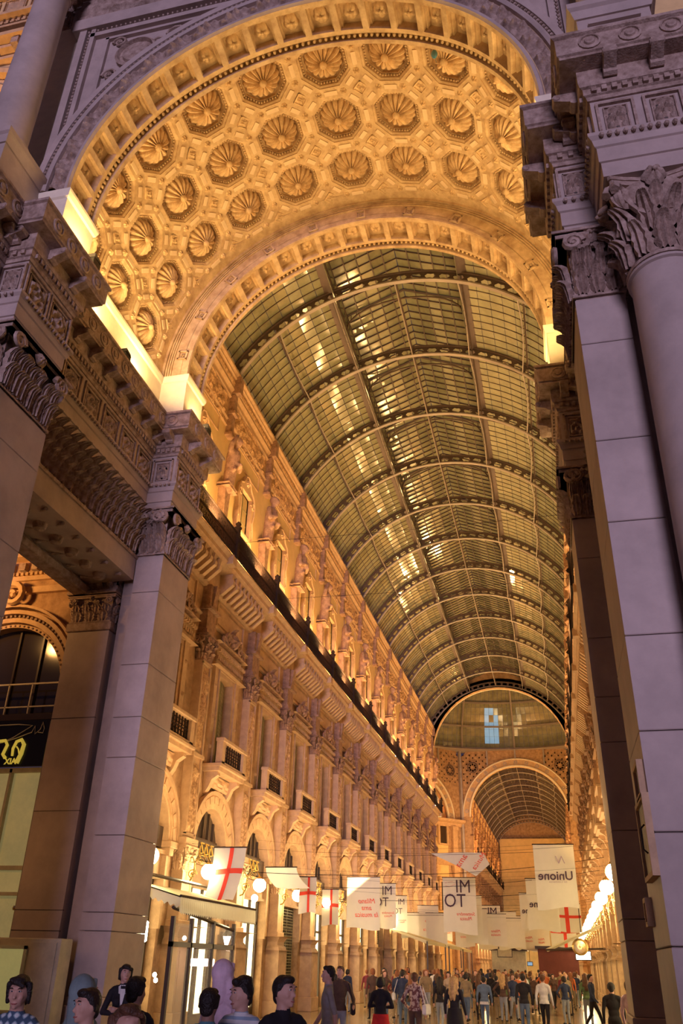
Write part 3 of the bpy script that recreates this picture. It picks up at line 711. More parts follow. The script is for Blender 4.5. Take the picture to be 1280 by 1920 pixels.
# ---- shared meshes of one bay
def arch_fn(b, R0, R1, y0, y1, zc, n=20, a0=0, a1=180, cx=0):
    t = MB().arc(0, 0, [(R0, y0), (R1, y0), (R1, y1), (R0, y1)], a0, a1, n)
    t.v = [(cx + p[0], p[1], zc + p[2]) for p in t.v]; return b.join(t)
HB = BAY / 2
def wall_lower():
    b = MB(); zs, R = 5.15, 1.5
    b.box(-HB, -R, -.5, 0, 0, zs).box(R, HB, -.5, 0, 0, zs)
    n = 20; vs = []; fs = []
    for i in range(n + 1):
        a = PI * i / n; k = min(HB / max(abs(cos(a)), 1e-6), 2.45 / max(sin(a), 1e-6))
        for y in (0, -.5): vs += [(R * cos(a), y, zs + R * sin(a)), (k * cos(a), y, zs + k * sin(a))]
    for i in range(n):
        c = 4 * i; fs += [(c, c + 1, c + 5, c + 4), (c, c + 4, c + 6, c + 2)]
    b.add(vs, fs); b.box(-HB, HB, -.5, 0, 7.6, 7.95)
    b.box(-HB, -.72, -.5, 0, 7.95, 11.35).box(.72, HB, -.5, 0, 7.95, 11.35).box(-HB, HB, -.5, 0, 11.35, 16.4)
    return b
def wall_upper():
    b = MB(); b.box(-HB, -.58, -.5, .1, 16.4, 20.2).box(.58, HB, -.5, .1, 16.4, 20.2).box(-.58, .58, -.5, .1, 16.4, 17.6).box(-.58, .58, -.5, .1, 19.55, 20.2).box(-HB, HB, -.5, .1, 20.2, 24.2); return b
ME_WL = wall_lower().mesh('wall_surface', M_FAC); ME_WU = wall_upper().mesh('upper_wall', M_PLAS)
# archivolt with voussoirs
ar = MB(); arch_fn(ar, 1.48, 1.6, -.45, .06, 5.15); arch_fn(ar, 1.6, 1.95, 0, .10, 5.15); arch_fn(ar, 1.95, 2.08, 0, .17, 5.15)
for sx in (-1, 1):
    ar.box(sx * 1.48, sx * 1.62, -.45, .06, 2.7, 5.15).box(sx * 1.4, sx * 2.08, -.45, .2, 4.95, 5.15, b=.02).box(sx * 1.45, sx * 1.75, -.4, .16, 4.72, 4.95, b=.02)
ME_ARV = ar.mesh('archivolt', M_FAC2)
vb = []
for k in range(13):
    t = MB(); arch_fn(t, 1.66, 1.90, .09, .135, 5.15, 2, 180 * k / 13 + 1, 180 * (k + 1) / 13 - 1); vb.append(t.mesh('voussoir', M_FAC2))
def console_slab():
    b = MB(); b.box(-1.3, 1.3, 0, .62, 7.72, 7.86).box(-1.36, 1.36, 0, .70, 7.86, 7.98, b=.02)
    b.relief(1.9, .42, 20, 6, scrollwork(2, .07, 3)).v
    for i in range(len(b.v) - 21 * 7, len(b.v)): x, y, z = b.v[i]; b.v[i] = (x, y + .12 + .22 * (z + .21), z + 7.47)
    for sx in (-1, 1):
        b.prism([(0, 7.72), (.5, 7.72), (.52, 7.6), (.30, 7.45), (.2, 7.2), (.1, 7.05), (0, 7.0)], 'x', sx * 1.0 - .13, sx * 1.0 + .13)
    return b
ME_CONS = console_slab().mesh('balcony_slab', M_FAC2, False)
bp = MB()
for sx in (-1, 1): bp.box(sx * 1.08 - .14, sx * 1.08 + .14, .42, .66, 7.98, 8.82, b=.015)
bp.box(-1.26, 1.26, .40, .70, 8.74, 8.88, b=.02).box(-1.2, 1.2, .42, .66, 7.98, 8.06)
ME_BPIER = bp.mesh('balustrade', M_FAC2)
gr = MB()
for k in range(9): gr.box(-.9 + k * .225 - .02, -.9 + k * .225 + .02, .53, .56, 8.06, 8.74)
for k in range(8):
    for z in (8.22, 8.56): gr.join(MB().lathe([(.08, 0), (.1, .015), (.08, .03), (.06, .015), (.08, 0)], 8, axis='y', caps=False), MT((-.79 + k * .225, .53, z)))
gr.box(-.95, .95, .53, .56, 8.38, 8.42); ME_GRILL = gr.mesh('iron_grille', M_RAIL)
def win_frame(hw, z0, z1, t, y0, y1):
    b = MB(); b.box(-hw - t, -hw, y0, y1, z0, z1 + t).box(hw, hw + t, y0, y1, z0, z1 + t).box(-hw, hw, y0, y1, z1, z1 + t); return b
wf = win_frame(.68, 7.98, 11.3, .16, -.4, .10); wf.join(win_frame(.84, 7.98, 11.46, .06, 0, .16)); ME_WF = wf.mesh('window_frame', M_FAC2)
sh = MB(); sh.box(-.32, .32, -.02, .02, 0, 3.3)
for k in range(22): sh.prism([(-.02, .12 + k * .145), (.035, .10 + k * .145), (.035, .115 + k * .145), (-.02, .19 + k * .145)], 'x', -.26, .26)
ME_SHUT = sh.mesh('shutter', M_SHUT)
ME_PANE = MB().box(-.66, .66, -.36, -.33, 7.98, 11.3).mesh('pane', M_DARKG)
# flanking jambs with knots, entablature with dentils, crest
fl = MB()
for sx in (-1, 1):
    fl.box(sx * 1.12 - .14, sx * 1.12 + .14, 0, .12, 7.98, 11.5)
    for z in (8.6, 9.7, 10.8): fl.join(fl_flower(.09, .06, 6, rings=2), MT((sx * 1.12, .12, z)))
ME_JAMB = fl.mesh('jamb', M_FAC2, False)
pe = MB(); pe.sweep([(1.38, -.1), (1.38, .12), (-1.38, .12), (-1.38, -.1)], [(-.2, 11.5), (0, 11.5), (.02, 11.66), (.05, 11.68), (.05, 11.98), (.1, 12.0), (.12, 12.12), (.34, 12.2), (.36, 12.34), (.40, 12.38), (-.2, 12.42)], side=-1)
pe.box(-1.3, 1.3, -.1, .12, 11.5, 12.38)
for k in range(16): pe.box(-1.32 + k * .176 - .05, -1.32 + k * .176 + .05, .2, .30, 12.04, 12.14)
for k in range(16): pe.box(-1.32 + k * .176 - .05, -1.32 + k * .176 + .05, .15, .22, 11.76, 11.9)
ME_PED = pe.mesh('pediment', M_FAC2)
cr = MB(); cr.join(fl_flower(.34, .22, 7, rings=4), MT((0, .22, 12.85)))
for sx in (-1, 1):
    cr.join(fl_scroll(.30, .08, 1.5, 16), MT((sx * .62, .25, 12.72)) @ (RZ(PI) if sx > 0 else Matrix())); cr.join(fl_scroll(.17, .06, 1.4, 12), MT((sx * 1.05, .25, 12.58)) @ (RZ(PI) if sx > 0 else Matrix()))
    cr.join(fl_leaf(.3, .55, .2), MT((sx * .3, .15, 12.6)) @ RY(sx * .5))
cr.join(fl_leaf(.4, .6, .25), MT((0, .12, 12.85))); cr.box(-1.2, 1.2, 0, .3, 12.4, 12.5)
ME_CREST = cr.mesh('crest', M_STAT, True)
fp = MB(); 
for (x0, x1, z0, z1) in ((-1.5, 1.5, 13.0, 13.08), (-1.5, 1.5, 13.95, 14.03), (-1.5, -1.42, 13.0, 14.03), (1.42, 1.5, 13.0, 14.03)): fp.box(x0, x1, 0, .07, z0, z1)
fp.box(-1.3, 1.3, 0, .03, 13.2, 13.85); ME_FP = fp.mesh('framed_panel', M_FAC2)
# bracket of the great cornice
def con(w, d, h):
    b = MB(); b.prism([(0, 0), (d * .3, -.02 * h), (d, h * .45), (d * 1.04, h * .62), (d * .92, h * .75), (d * .98, h), (0, h)], 'x', -w / 2, w / 2)
    for sx in (-1, 1): b.lathe([(.001, sx * w * .62), (d * .16, sx * w * .6), (d * .2, sx * w * .5), (d * .2, 0)], 7, (0, d * .8, h * .62), 'x')
    return b
ME_CON = con(.2, .62, .8).mesh('bracket', M_FAC2, False)
# window of the top storey with a curling frame
def curly(b, y0, y1):
    out = [(-.62, 17.55), (-.8, 17.5), (-.86, 17.0), (-.55, 16.95), (-.3, 16.75), (0, 16.65), (.3, 16.75), (.55, 16.95), (.86, 17.0), (.8, 17.5), (.95, 17.8), (.95, 18.2), (.82, 18.5), (1.0, 19.0), (1.0, 19.4), (.8, 19.75), (.5, 19.9), (.25, 20.3), (0, 20.4), (-.25, 20.3), (-.5, 19.9), (-.8, 19.75), (-1.0, 19.4), (-1.0, 19.0), (-.82, 18.5), (-.95, 18.2), (-.95, 17.8)]
    out = out[1:] + out[:1]
    inn = []
    for (x, z) in out:
        inn.append((max(-.63, min(.63, x)), max(17.54, min(19.6, z))))
    n = len(out); vs = [(x, y, z) for y in (y0, y1) for (x, z) in out] + [(x, y, z) for y in (y0, y1) for (x, z) in inn]; fs = []
    for k in range(n):
        j = (k + 1) % n; fs += [(k, j, n + j, n + k), (n + k, n + j, 3 * n + j, 3 * n + k), (2 * n + k, 3 * n + k, 3 * n + j, 2 * n + j)]
    b.add(vs, fs); b.tube([(x, y1, z) for (x, z) in out + out[:1]], .05, 5); return b
cw = curly(MB(), .1, .24); cw.join(win_frame(.58, 17.6, 19.55, .1, -.3, .26)); cw.box(-.7, .7, -.3, .3, 17.48, 17.6)
cw.join(fl_flower(.2, .14, 7, rings=3), MT((0, .2, 20.05))); cw.join(fl_flower(.16, .14, 6, rings=3), MT((0, .2, 17.05)))
for sx in (-1, 1):
    cw.join(fl_scroll(.2, .06, 1.4, 12), MT((sx * .78, .24, 19.3))); cw.join(fl_scroll(.16, .05, 1.4, 12), MT((sx * .76, .24, 17.2))); cw.join(fl_leaf(.25, .5, .1), MT((sx * .80, .15, 17.75)))
ME_CW = cw.mesh('window_frame', M_FAC2, True)
ME_CP = MB().box(-.575, .575, .02, .05, 17.6, 19.55).mesh('pane', M_CURT)
ms = MB(); ms.box(-.025, .025, .05, .08, 17.6, 19.55); [ms.box(-.56, .56, .05, .08, z - .02, z + .02) for z in (18.25, 18.9)]
ME_MUN = ms.mesh('glazing_bar', M_SHUT)
up = MB()
for (x0, x1, z0, z1) in ((-1.6, 1.6, 20.55, 20.6), (-1.6, 1.6, 21.25, 21.3), (-1.6, -1.55, 20.55, 21.3), (1.55, 1.6, 20.55, 21.3)): up.box(x0, x1, .1, .15, z0, z1)
ME_UP = up.mesh('framed_panel', M_FAC2)
rf = MB().relief(BAY - .5, 1.05, 64, 10, scrollwork(21, .12, 6)).xf(MT((0, .14, 22.2))); ME_RF = rf.mesh('carved_frieze', M_FRZ, True)
rf2 = MB().relief(BAY - .6, .3, 56, 5, scrollwork(22, .08, 9)).xf(MT((0, .12, 21.48))).relief(BAY, .26, 60, 5, lambda u, v: .06 * abs(sin(u * 40)) * (1 - v * v)).v
t = MB().relief(BAY - .6, .3, 56, 5, scrollwork(22, .08, 9)).xf(MT((0, .12, 21.48))); t.join(MB().relief(BAY, .24, 60, 4, lambda u, v: .07 * abs(sin(u * 40)) * (1 - v * v)), MT((0, .32, 23.45)))
t.join(MB().relief(1.9, .5, 26, 8, scrollwork(31, .07, 4)), MT((0, .1, 20.7 - 3.95))); ME_RF2 = t.mesh('carved_border', M_FRZ, True)
# shop level
so = MB(); so.box(-1.48, 1.48, -.42, -.1, 4.15, 4.75).box(-1.48, 1.48, -.42, .02, 4.75, 4.86).box(-1.48, 1.48, -.42, -.02, 4.05, 4.15); ME_TRANS = so.mesh('transom', M_FAC2)
bk = MB(); bk.box(-1.42, 1.42, -.25, -.12, 4.95, 5.55); ME_SIGNB = bk.mesh('sign_board', M_WOOD)
sg = MB()
for x in (-.45, 0, .45):
    sg.tube([(x - .14, 0, .2), (x + .12, 0, .22), (x - .12, 0, -.1), (x + .14, 0, -.14)], .03, 5); sg.tube([(x + .16, 0, .1), (x + .2, 0, -.2), (x + .04, 0, -.26)], .022, 4)
ME_SIGN = sg.mesh('gilt_letter', M_GOLD)
gb = MB()
for x in (-.98, -.5, 0, .5, .98): gb.box(x - .03, x + .03, -.34, -.28, 4.86, 6.62)
gb.box(-1.48, 1.48, -.34, -.28, 5.6, 5.66); ME_ABAR = gb.mesh('glazing_bar', M_WOOD)
tt = MB(); n = 16; tt.add([(1.5 * cos(PI * i / n), -.33, 5.15 + 1.5 * sin(PI * i / n)) for i in range(n + 1)] + [(-1.5, -.33, 4.86), (1.5, -.33, 4.86)], [tuple(range(n + 3))]); ME_AG = tt.mesh('pane', M_DARKG)
sf = MB(); sf.box(-1.46, 1.46, -.40, -.36, .1, 4.1); ME_SG = sf.mesh('shop_pane', M_SHOP)
sd_ = MB(); sd_.box(-1.46, 1.46, -.40, -.36, .1, 4.1); ME_SGD = sd_.mesh('shop_pane', M_DARKG)
sb = MB()
for x in (-1.42, -.5, .5, 1.42): sb.box(x - .045, x + .045, -.37, -.26, 0, 4.1)
sb.box(-1.46, 1.46, -.37, -.24, 0, .35).box(-1.46, 1.46, -.37, -.27, 3.2, 3.3); ME_SB = sb.mesh('shop_frame', M_WOOD)
gs = MB()
for k in range(34): gs.box(-1.42, 1.42, -.25, -.235, .15 + k * .115, .175 + k * .115)
for k in range(14): gs.box(-1.42 + k * .218, -1.405 + k * .218, -.255, -.235, .1, 4.05)
ME_GS = gs.mesh('roller_grille', M_SHUT)
# ---- pilaster unit at the bay joints
pb = MB(); pb.box(-.62, .62, 0, .62, 0, .55, b=.02).box(-.55, .55, 0, .55, .55, 2.35, b=.01).sweep([(.55, 0), (.55, .55), (-.55, .55), (-.55, 0)], [(-.3, 2.3), (0, 2.3), (.03, 2.42), (.10, 2.5), (.10, 2.62), (0.0, 2.78), (-.3, 2.8)], side=-1)
pb.box(-.42, .42, .5, .57, .75, 2.15)
ME_PPED = pb.mesh('pedestal', M_FAC2)
ps = MB(); ps.box(-.46, .46, 0, .42, 2.78, 2.98, b=.02).box(-.40, .40, 0, .34, 2.98, 4.35)
ps.box(-.40, -.30, .34, .38, 3.0, 4.35).box(.30, .40, .34, .38, 3.0, 4.35); ME_PS = ps.mesh('lower_shaft', M_FAC2)
ME_PC = cap_flat(.80, .75, .34, n=3).mesh('capital', M_FAC2, True)
pu = MB(); pu.box(-.5, .5, 0, .42, 5.1, 5.35, b=.02).box(-.40, .40, 0, .26, 5.35, 11.2)
for sx in (-1, 1): pu.box(sx * .40, sx * .32, .26, .32, 5.45, 11.15)
pu.box(-.4, .4, .26, .32, 5.4, 5.5).box(-.4, .4, .26, .32, 11.1, 11.2)
for z in (7.9,): pu.box(-.46, .46, 0, .36, z, z + .12)
ME_PU = pu.mesh('upper_shaft', M_FAC2)
pr = MB().relief(.58, 2.2, 10, 34, scrollwork(41, .10, 3)).xf(MT((0, .27, 6.6))); pr.join(MB().relief(.58, 2.9, 10, 44, scrollwork(42, .10, 3)), MT((0, .27, 9.6))); ME_PR = pr.mesh('carved_panel', M_FRZ, True)
ME_PC2 = cap_flat(.80, .95, .30, n=2).mesh('capital', M_STAT, True)
pe2 = MB(); pe2.box(-.46, .46, 0, .36, 12.15, 12.35).box(-.42, .42, 0, .30, 12.35, 13.1).box(-.5, .5, 0, .45, 13.1, 13.2).box(-.36, .36, 0, .32, 13.2, 14.1)
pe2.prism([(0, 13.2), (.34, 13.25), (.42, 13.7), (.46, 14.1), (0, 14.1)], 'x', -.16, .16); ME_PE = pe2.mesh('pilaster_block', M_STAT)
pt = MB(); pt.box(-.2, .2, .72, 1.0, 14.96, 15.36, b=.015); ME_PT = pt.mesh('cornice_block', M_FAC2)
# herm standing at each joint of the top storey: tapering pillar, draped torso, bent head
def herm(seed):
    rnd = random.Random(seed); parts = []
    b = MB(); b.box(-.30, .30, .1, .42, 16.4, 16.75, b=.02).prism([(-.16, 16.75), (.16, 16.75), (.27, 18.35), (-.27, 18.35)], 'y', .1, .42)
    b.sweep([(.28, .1), (.28, .44), (-.28, .44), (-.28, .1)], [(-.2, 18.3), (.02, 18.3), (.06, 18.38), (-.2, 18.45)], side=-1)
    return b
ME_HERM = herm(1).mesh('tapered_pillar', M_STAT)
SDF_CACHE = []
def fused(prims, voxel, name, smooth=True, tagger=None, mats=None, shrink=2):
    """prims: list of (a, b, ra, rb, material index): tapered limbs and ellipsoids fused into one continuous surface"""
    b = MB()
    for pmt in prims:
        if pmt[0] == 'e':
            _, c, rad, mi = pmt[:4]; rot = pmt[4] if len(pmt) > 4 else None
            t = MB().ball((0, 0, 0), 1, 14, 9, sc=rad)
            if rot is not None: t.xf(rot)
            t.xf(MT(c)); b.join(t)
        else:
            a, c, ra, rb, mi = pmt; a = Vector(a); c = Vector(c); d = (c - a).normalized(); n = 6
            path = []; rs = []
            for k in range(n + 1):
                w = -PI / 2 + (PI / 2) * k / n; path.append(a + d * ra * sin(w)); rs.append(max(ra * cos(w), 1e-4))
            for k in range(n + 1):
                w = (PI / 2) * k / n; path.append(c + d * rb * sin(w)); rs.append(max(rb * cos(w), 1e-4))
            b.tube(path, rs, 12, cap=True)
    me = b.mesh(name, mats or [M_STAT])
    o = bpy.data.objects.new('tmp', me); COL.objects.link(o)
    r = o.modifiers.new('r', 'REMESH'); r.mode = 'VOXEL'; r.voxel_size = voxel; r.use_smooth_shade = True
    sm = o.modifiers.new('s', 'SMOOTH'); sm.iterations = shrink; sm.factor = .5
    dg = C.evaluated_depsgraph_get(); ev = o.evaluated_get(dg); m2 = bpy.data.meshes.new_from_object(ev)
    bpy.data.objects.remove(o); bpy.data.meshes.remove(me); m2.name = name
    m2.materials.clear()
    for m in (mats or [M_STAT]): m2.materials.append(m)
    if mats and len(mats) > 1:
        n = len(m2.polygons); cc = np.empty(n * 3); m2.polygons.foreach_get('center', cc); cc = cc.reshape(-1, 3)
        best = np.full(n, 1e9); idx = np.zeros(n, int)
        for pmt in prims:
            if pmt[0] == 'e':
                c = np.array(pmt[1]); rad = np.array(pmt[2]); q = cc - c
                if len(pmt) > 4: q = q @ np.array(pmt[4].to_3x3())
                k = np.linalg.norm(q / rad, axis=1); dd = (k - 1) * rad.min(); mi = pmt[3]
            else:
                a = np.array(pmt[0]); c = np.array(pmt[1]); v = c - a; t_ = np.clip(((cc - a) @ v) / max(v @ v, 1e-9), 0, 1)
                dd = np.linalg.norm(cc - a - t_[:, None] * v, axis=1) - (pmt[2] + (pmt[3] - pmt[2]) * t_); mi = pmt[4]
            k = dd < best; best[k] = dd[k]; idx[k] = mi
        if tagger: idx = tagger(cc, idx)
        m2.polygons.foreach_set('material_index', idx.astype(np.int32))
    m2.polygons.foreach_set('use_smooth', [True] * len(m2.polygons)); m2.update(); return m2
def herm_body(v):
    # local y towards the gallery; draped figure leaning forward, arms folded or raised
    P = [((0, .38, 18.4), (0, .46, 19.3), .24, .27, 0), ((0, .46, 19.3), (0, .52, 19.9), .27, .30, 0), ('e', (0, .52, 19.95), (.42, .22, .22), 0), ((0, .52, 20.05), (0, .60, 20.35), .11, .10, 0), ('e', (0, .66, 20.52), (.16, .21, .23), 0), ('e', (0, .60, 20.6), (.2, .22, .2), 0)]
    for sx in (-1, 1):
        up = (v == 1 and sx > 0)
        P.append(((sx * .38, .52, 19.98), (sx * .5, .62, 19.45 if not up else 20.2), .13, .11, 0))
        P.append(((sx * .5, .62, 19.45 if not up else 20.2), ((sx * .02) if v != 2 else sx * .2, .86, 19.55 + .1 * sx) if not up else (sx * .22, .7, 20.7), .11, .08, 0))
    for k in range(9):
        a = -PI * .5 + PI * k / 8; P.append(((sin(a) * .27, .42 + cos(a) * .18, 19.1), (sin(a) * .24, .36 + cos(a) * .16, 18.3), .06, .045, 0))
    P.append(((-.35, .6, 19.8), (.25, .72, 19.1), .09, .08, 0)); P.append(('e', (0, .84, 20.5), (.05, .06, .08), 0))
    return fused(P, .055, 'draped_figure')
ME_HB = [herm_body(v) for v in (0, 1, 2)]
hb = MB(); hb.box(-.24, .24, .1, .44, 20.85, 20.98, b=.02).box(-.17, .17, .1, .34, 20.95, 21.9).box(-.22, .22, .1, .46, 21.9, 22.05, b=.01).box(-.16, .16, .1, .38, 22.05, 22.9).box(-.18, .18, .1, .58, 22.95, 23.8, b=.02); ME_HC = hb.mesh('block_above', M_STAT)
# balcony railing bay
rl = MB()
for k in range(58): x = -HB + BAY * (k + .5) / 58; rl.box(x - .014, x + .014, .98, 1.005, 15.32, 16.28)
for k in range(17):
    x = -HB + BAY * (k + .5) / 17; 
    for z in (15.55, 16.05): rl.join(MB().lathe([(.09, 0), (.11, .012), (.09, .024), (.07, .012), (.09, 0)], 7, axis='y', caps=False), MT((x, .98, z)))
rl.box(-HB, HB, .96, 1.03, 16.28, 16.34).box(-HB, HB, .97, 1.02, 15.34, 15.39).box(-HB, HB, .97, 1.02, 15.76, 15.80)
ME_RAIL = rl.mesh('railing', M_RAIL)
rp = MB(); rp.box(-.10, .10, .92, 1.08, 15.3, 16.5).lathe([(.14, 16.5), (.16, 16.55), (.08, 16.62), (.12, 16.72), (.001, 16.85)], 8, (0, 1.0, 0)); rp.join(fl_flower(.12, .1, 6, rings=2), MT((0, 1.08, 16.0))); ME_RP = rp.mesh('railing_post', M_RAIL)
# continuous mouldings of one facade, swept along its whole length
def long_mould(b, s, y0, y1):
    P = [(XC + s * WX, y0), (XC + s * WX, y1)]; sd = 1 if s < 0 else -1
    pr = {'great_cornice': [(-.2, 14.05), (.12, 14.05), (.16, 14.12), (.2, 14.14), (.2, 14.9), (.72, 14.92), (.76, 15.0), (.80, 15.05), (.80, 15.2), (.86, 15.24), (.95, 15.3), (.95, 15.34), (-.2, 15.36)],
          'string_course': [(-.2, 12.9), (.04, 12.9), (.1, 12.95), (.1, 13.0), (-.2, 13.02)],
          'upper_mouldings': [(-.2, 21.3), (.1, 21.3), (.17, 21.34), (.13, 21.38), (.13, 21.62), (.2, 21.68), (.14, 21.7), (.14, 22.72), (.24, 22.78), (.18, 22.85), (.22, 23.0), (.34, 23.12), (.3, 23.3), (.32, 23.32), (.32, 23.6), (.42, 23.66), (.38, 23.74), (.50, 23.84), (.50, 23.95), (-.2, 24.0)],
          'plinth_course': [(-.2, 16.35), (.16, 16.35), (.16, 16.6), (.11, 16.66), (-.2, 16.7)]}
    return {k: MB().sweep(P, v, side=sd) for k, v in pr.items()}
WN = [0]
def facade(s, yfirst, nb, near=True, wallname=None, shops=True):
    yA, yB = yfirst, yfirst + nb * BAY
    w = empty(wallname, (XC + s * WX, yA, 0), kind='structure', label='carved ochre gallery facade, %s side' % nm(s) if near else 'far gallery facade beyond the dome, %s side' % nm(s))
    def P(name, me, M): return ob(name, me, w, M=world(w, M))
    for k, b in long_mould(None, s, yA if not near else 21.9, yB).items():
        o = ob(k, b.mesh(k, M_FAC2)); o.parent = w; o.matrix_parent_inverse = w.matrix_basis.inverted()
    for k in range(nb):
        yc = yA + BAY * (k + .5); M = place(s, yc)
        P('wall_surface', ME_WL, M); P('upper_wall', ME_WU, M); P('archivolt', ME_ARV, M)
        if near and k < 5:
            for me in vb: P('voussoir', me, M)
        P('framed_panel', ME_FP, M); P('carved_frieze', ME_RF, M); P('carved_border', ME_RF2, M); P('framed_panel', ME_UP, M)
        nbk = 9
        for j in range(nbk):
            if near or j % 3 == 0: P('bracket', ME_CON, M @ MT((-HB + .5 + (BAY - 1.0) * (j + .5) / nbk, .12, 14.12)))
        P('railing', ME_RAIL, M)
        for kind in range(3):
            WN[0] += 1
            if near:
                q = empty('window_%d' % WN[0], tuple(M.translation), kind='structure')
                q.matrix_basis = M
            else: q = w
            def Q(name, me, M2=Matrix()):
                return ob(name, me, q, M=(M2 if near else world(w, M @ M2)))
            if kind == 0:
                Q('pane', ME_AG); Q('glazing_bar', ME_ABAR); Q('transom', ME_TRANS)
                if near:
                    Q('sign_board', ME_SIGNB); Q('gilt_lettering', ME_SIGN, MT((0, -.08, 5.25)))
                dark = (k * 7 + (s > 0) * 3) % 4 == 1
                Q('shop_pane', ME_SGD if dark else ME_SG); Q('shop_frame', ME_SB)
                if dark and near: Q('roller_grille', ME_GS)
            elif kind == 1:
                Q('pane', ME_PANE); Q('window_frame', ME_WF); Q('jamb', ME_JAMB); Q('pediment', ME_PED)
                if near or 1: Q('balcony_slab', ME_CONS); Q('balustrade', ME_BPIER)
                if near:
                    Q('crest', ME_CREST); Q('iron_grille', ME_GRILL)
                    Q('shutter', ME_SHUT, MT((-.34, -.2, 7.99)) @ RZ(.2)); Q('shutter', ME_SHUT, MT((.34, -.2, 7.99)) @ RZ(-.2))
            else:
                Q('window_frame', ME_CW); Q('pane', ME_CP)
                if near: Q('glazing_bar', ME_MUN)
    for k in range(nb + 1):
        y = yA + BAY * k; M = place(s, y)
        t = P('pilaster', ME_PU, M)
        for (nme, me, z) in (('pedestal', ME_PPED, 0), ('lower_shaft', ME_PS, 0), ('carved_panel', ME_PR, 0), ('pilaster_block', ME_PE, 0), ('cornice_block', ME_PT, 0), ('block_above', ME_HC, 0)):
            ob(nme, me, t)
        ob('capital', ME_PC, t, (0, .34, 4.35)); ob('capital', ME_PC2, t, (0, .30, 11.2)); ob('railing_post', ME_RP, t)
        # herm: a statue of its own
        if near:
            ordn = ['first', 'second', 'third', 'fourth', 'fifth', 'sixth', 'seventh', 'eighth', 'ninth', 'tenth', 'eleventh', 'twelfth', 'thirteenth', 'fourteenth'][k]
            h = empty('herm_statue', (0, 0, 0), label='draped stone herm bust, %s from the entrance on the %s facade' % (ordn, nm(s)), cat='statue', group='herm statues of the top storey'); h.matrix_basis = M
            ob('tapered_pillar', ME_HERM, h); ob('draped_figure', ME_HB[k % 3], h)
        else:
            ob('tapered_pillar', ME_HERM, t); ob('draped_figure', ME_HB[k % 3], t)
facade(-1, Y0 - BAY, NB + 1, True, 'wall_left'); facade(1, Y0 - BAY, NB + 1, True, 'wall_right')
YF2 = 127.0
facade(-1, YF2 + .5, 11, False, 'wall_far_left'); facade(1, YF2 + .5, 11, False, 'wall_far_right')
tag(ob('floor', MB().box(-45, 40, -25, 205, -.3, 0).mesh('floor', M_FLOOR)), kind='structure')
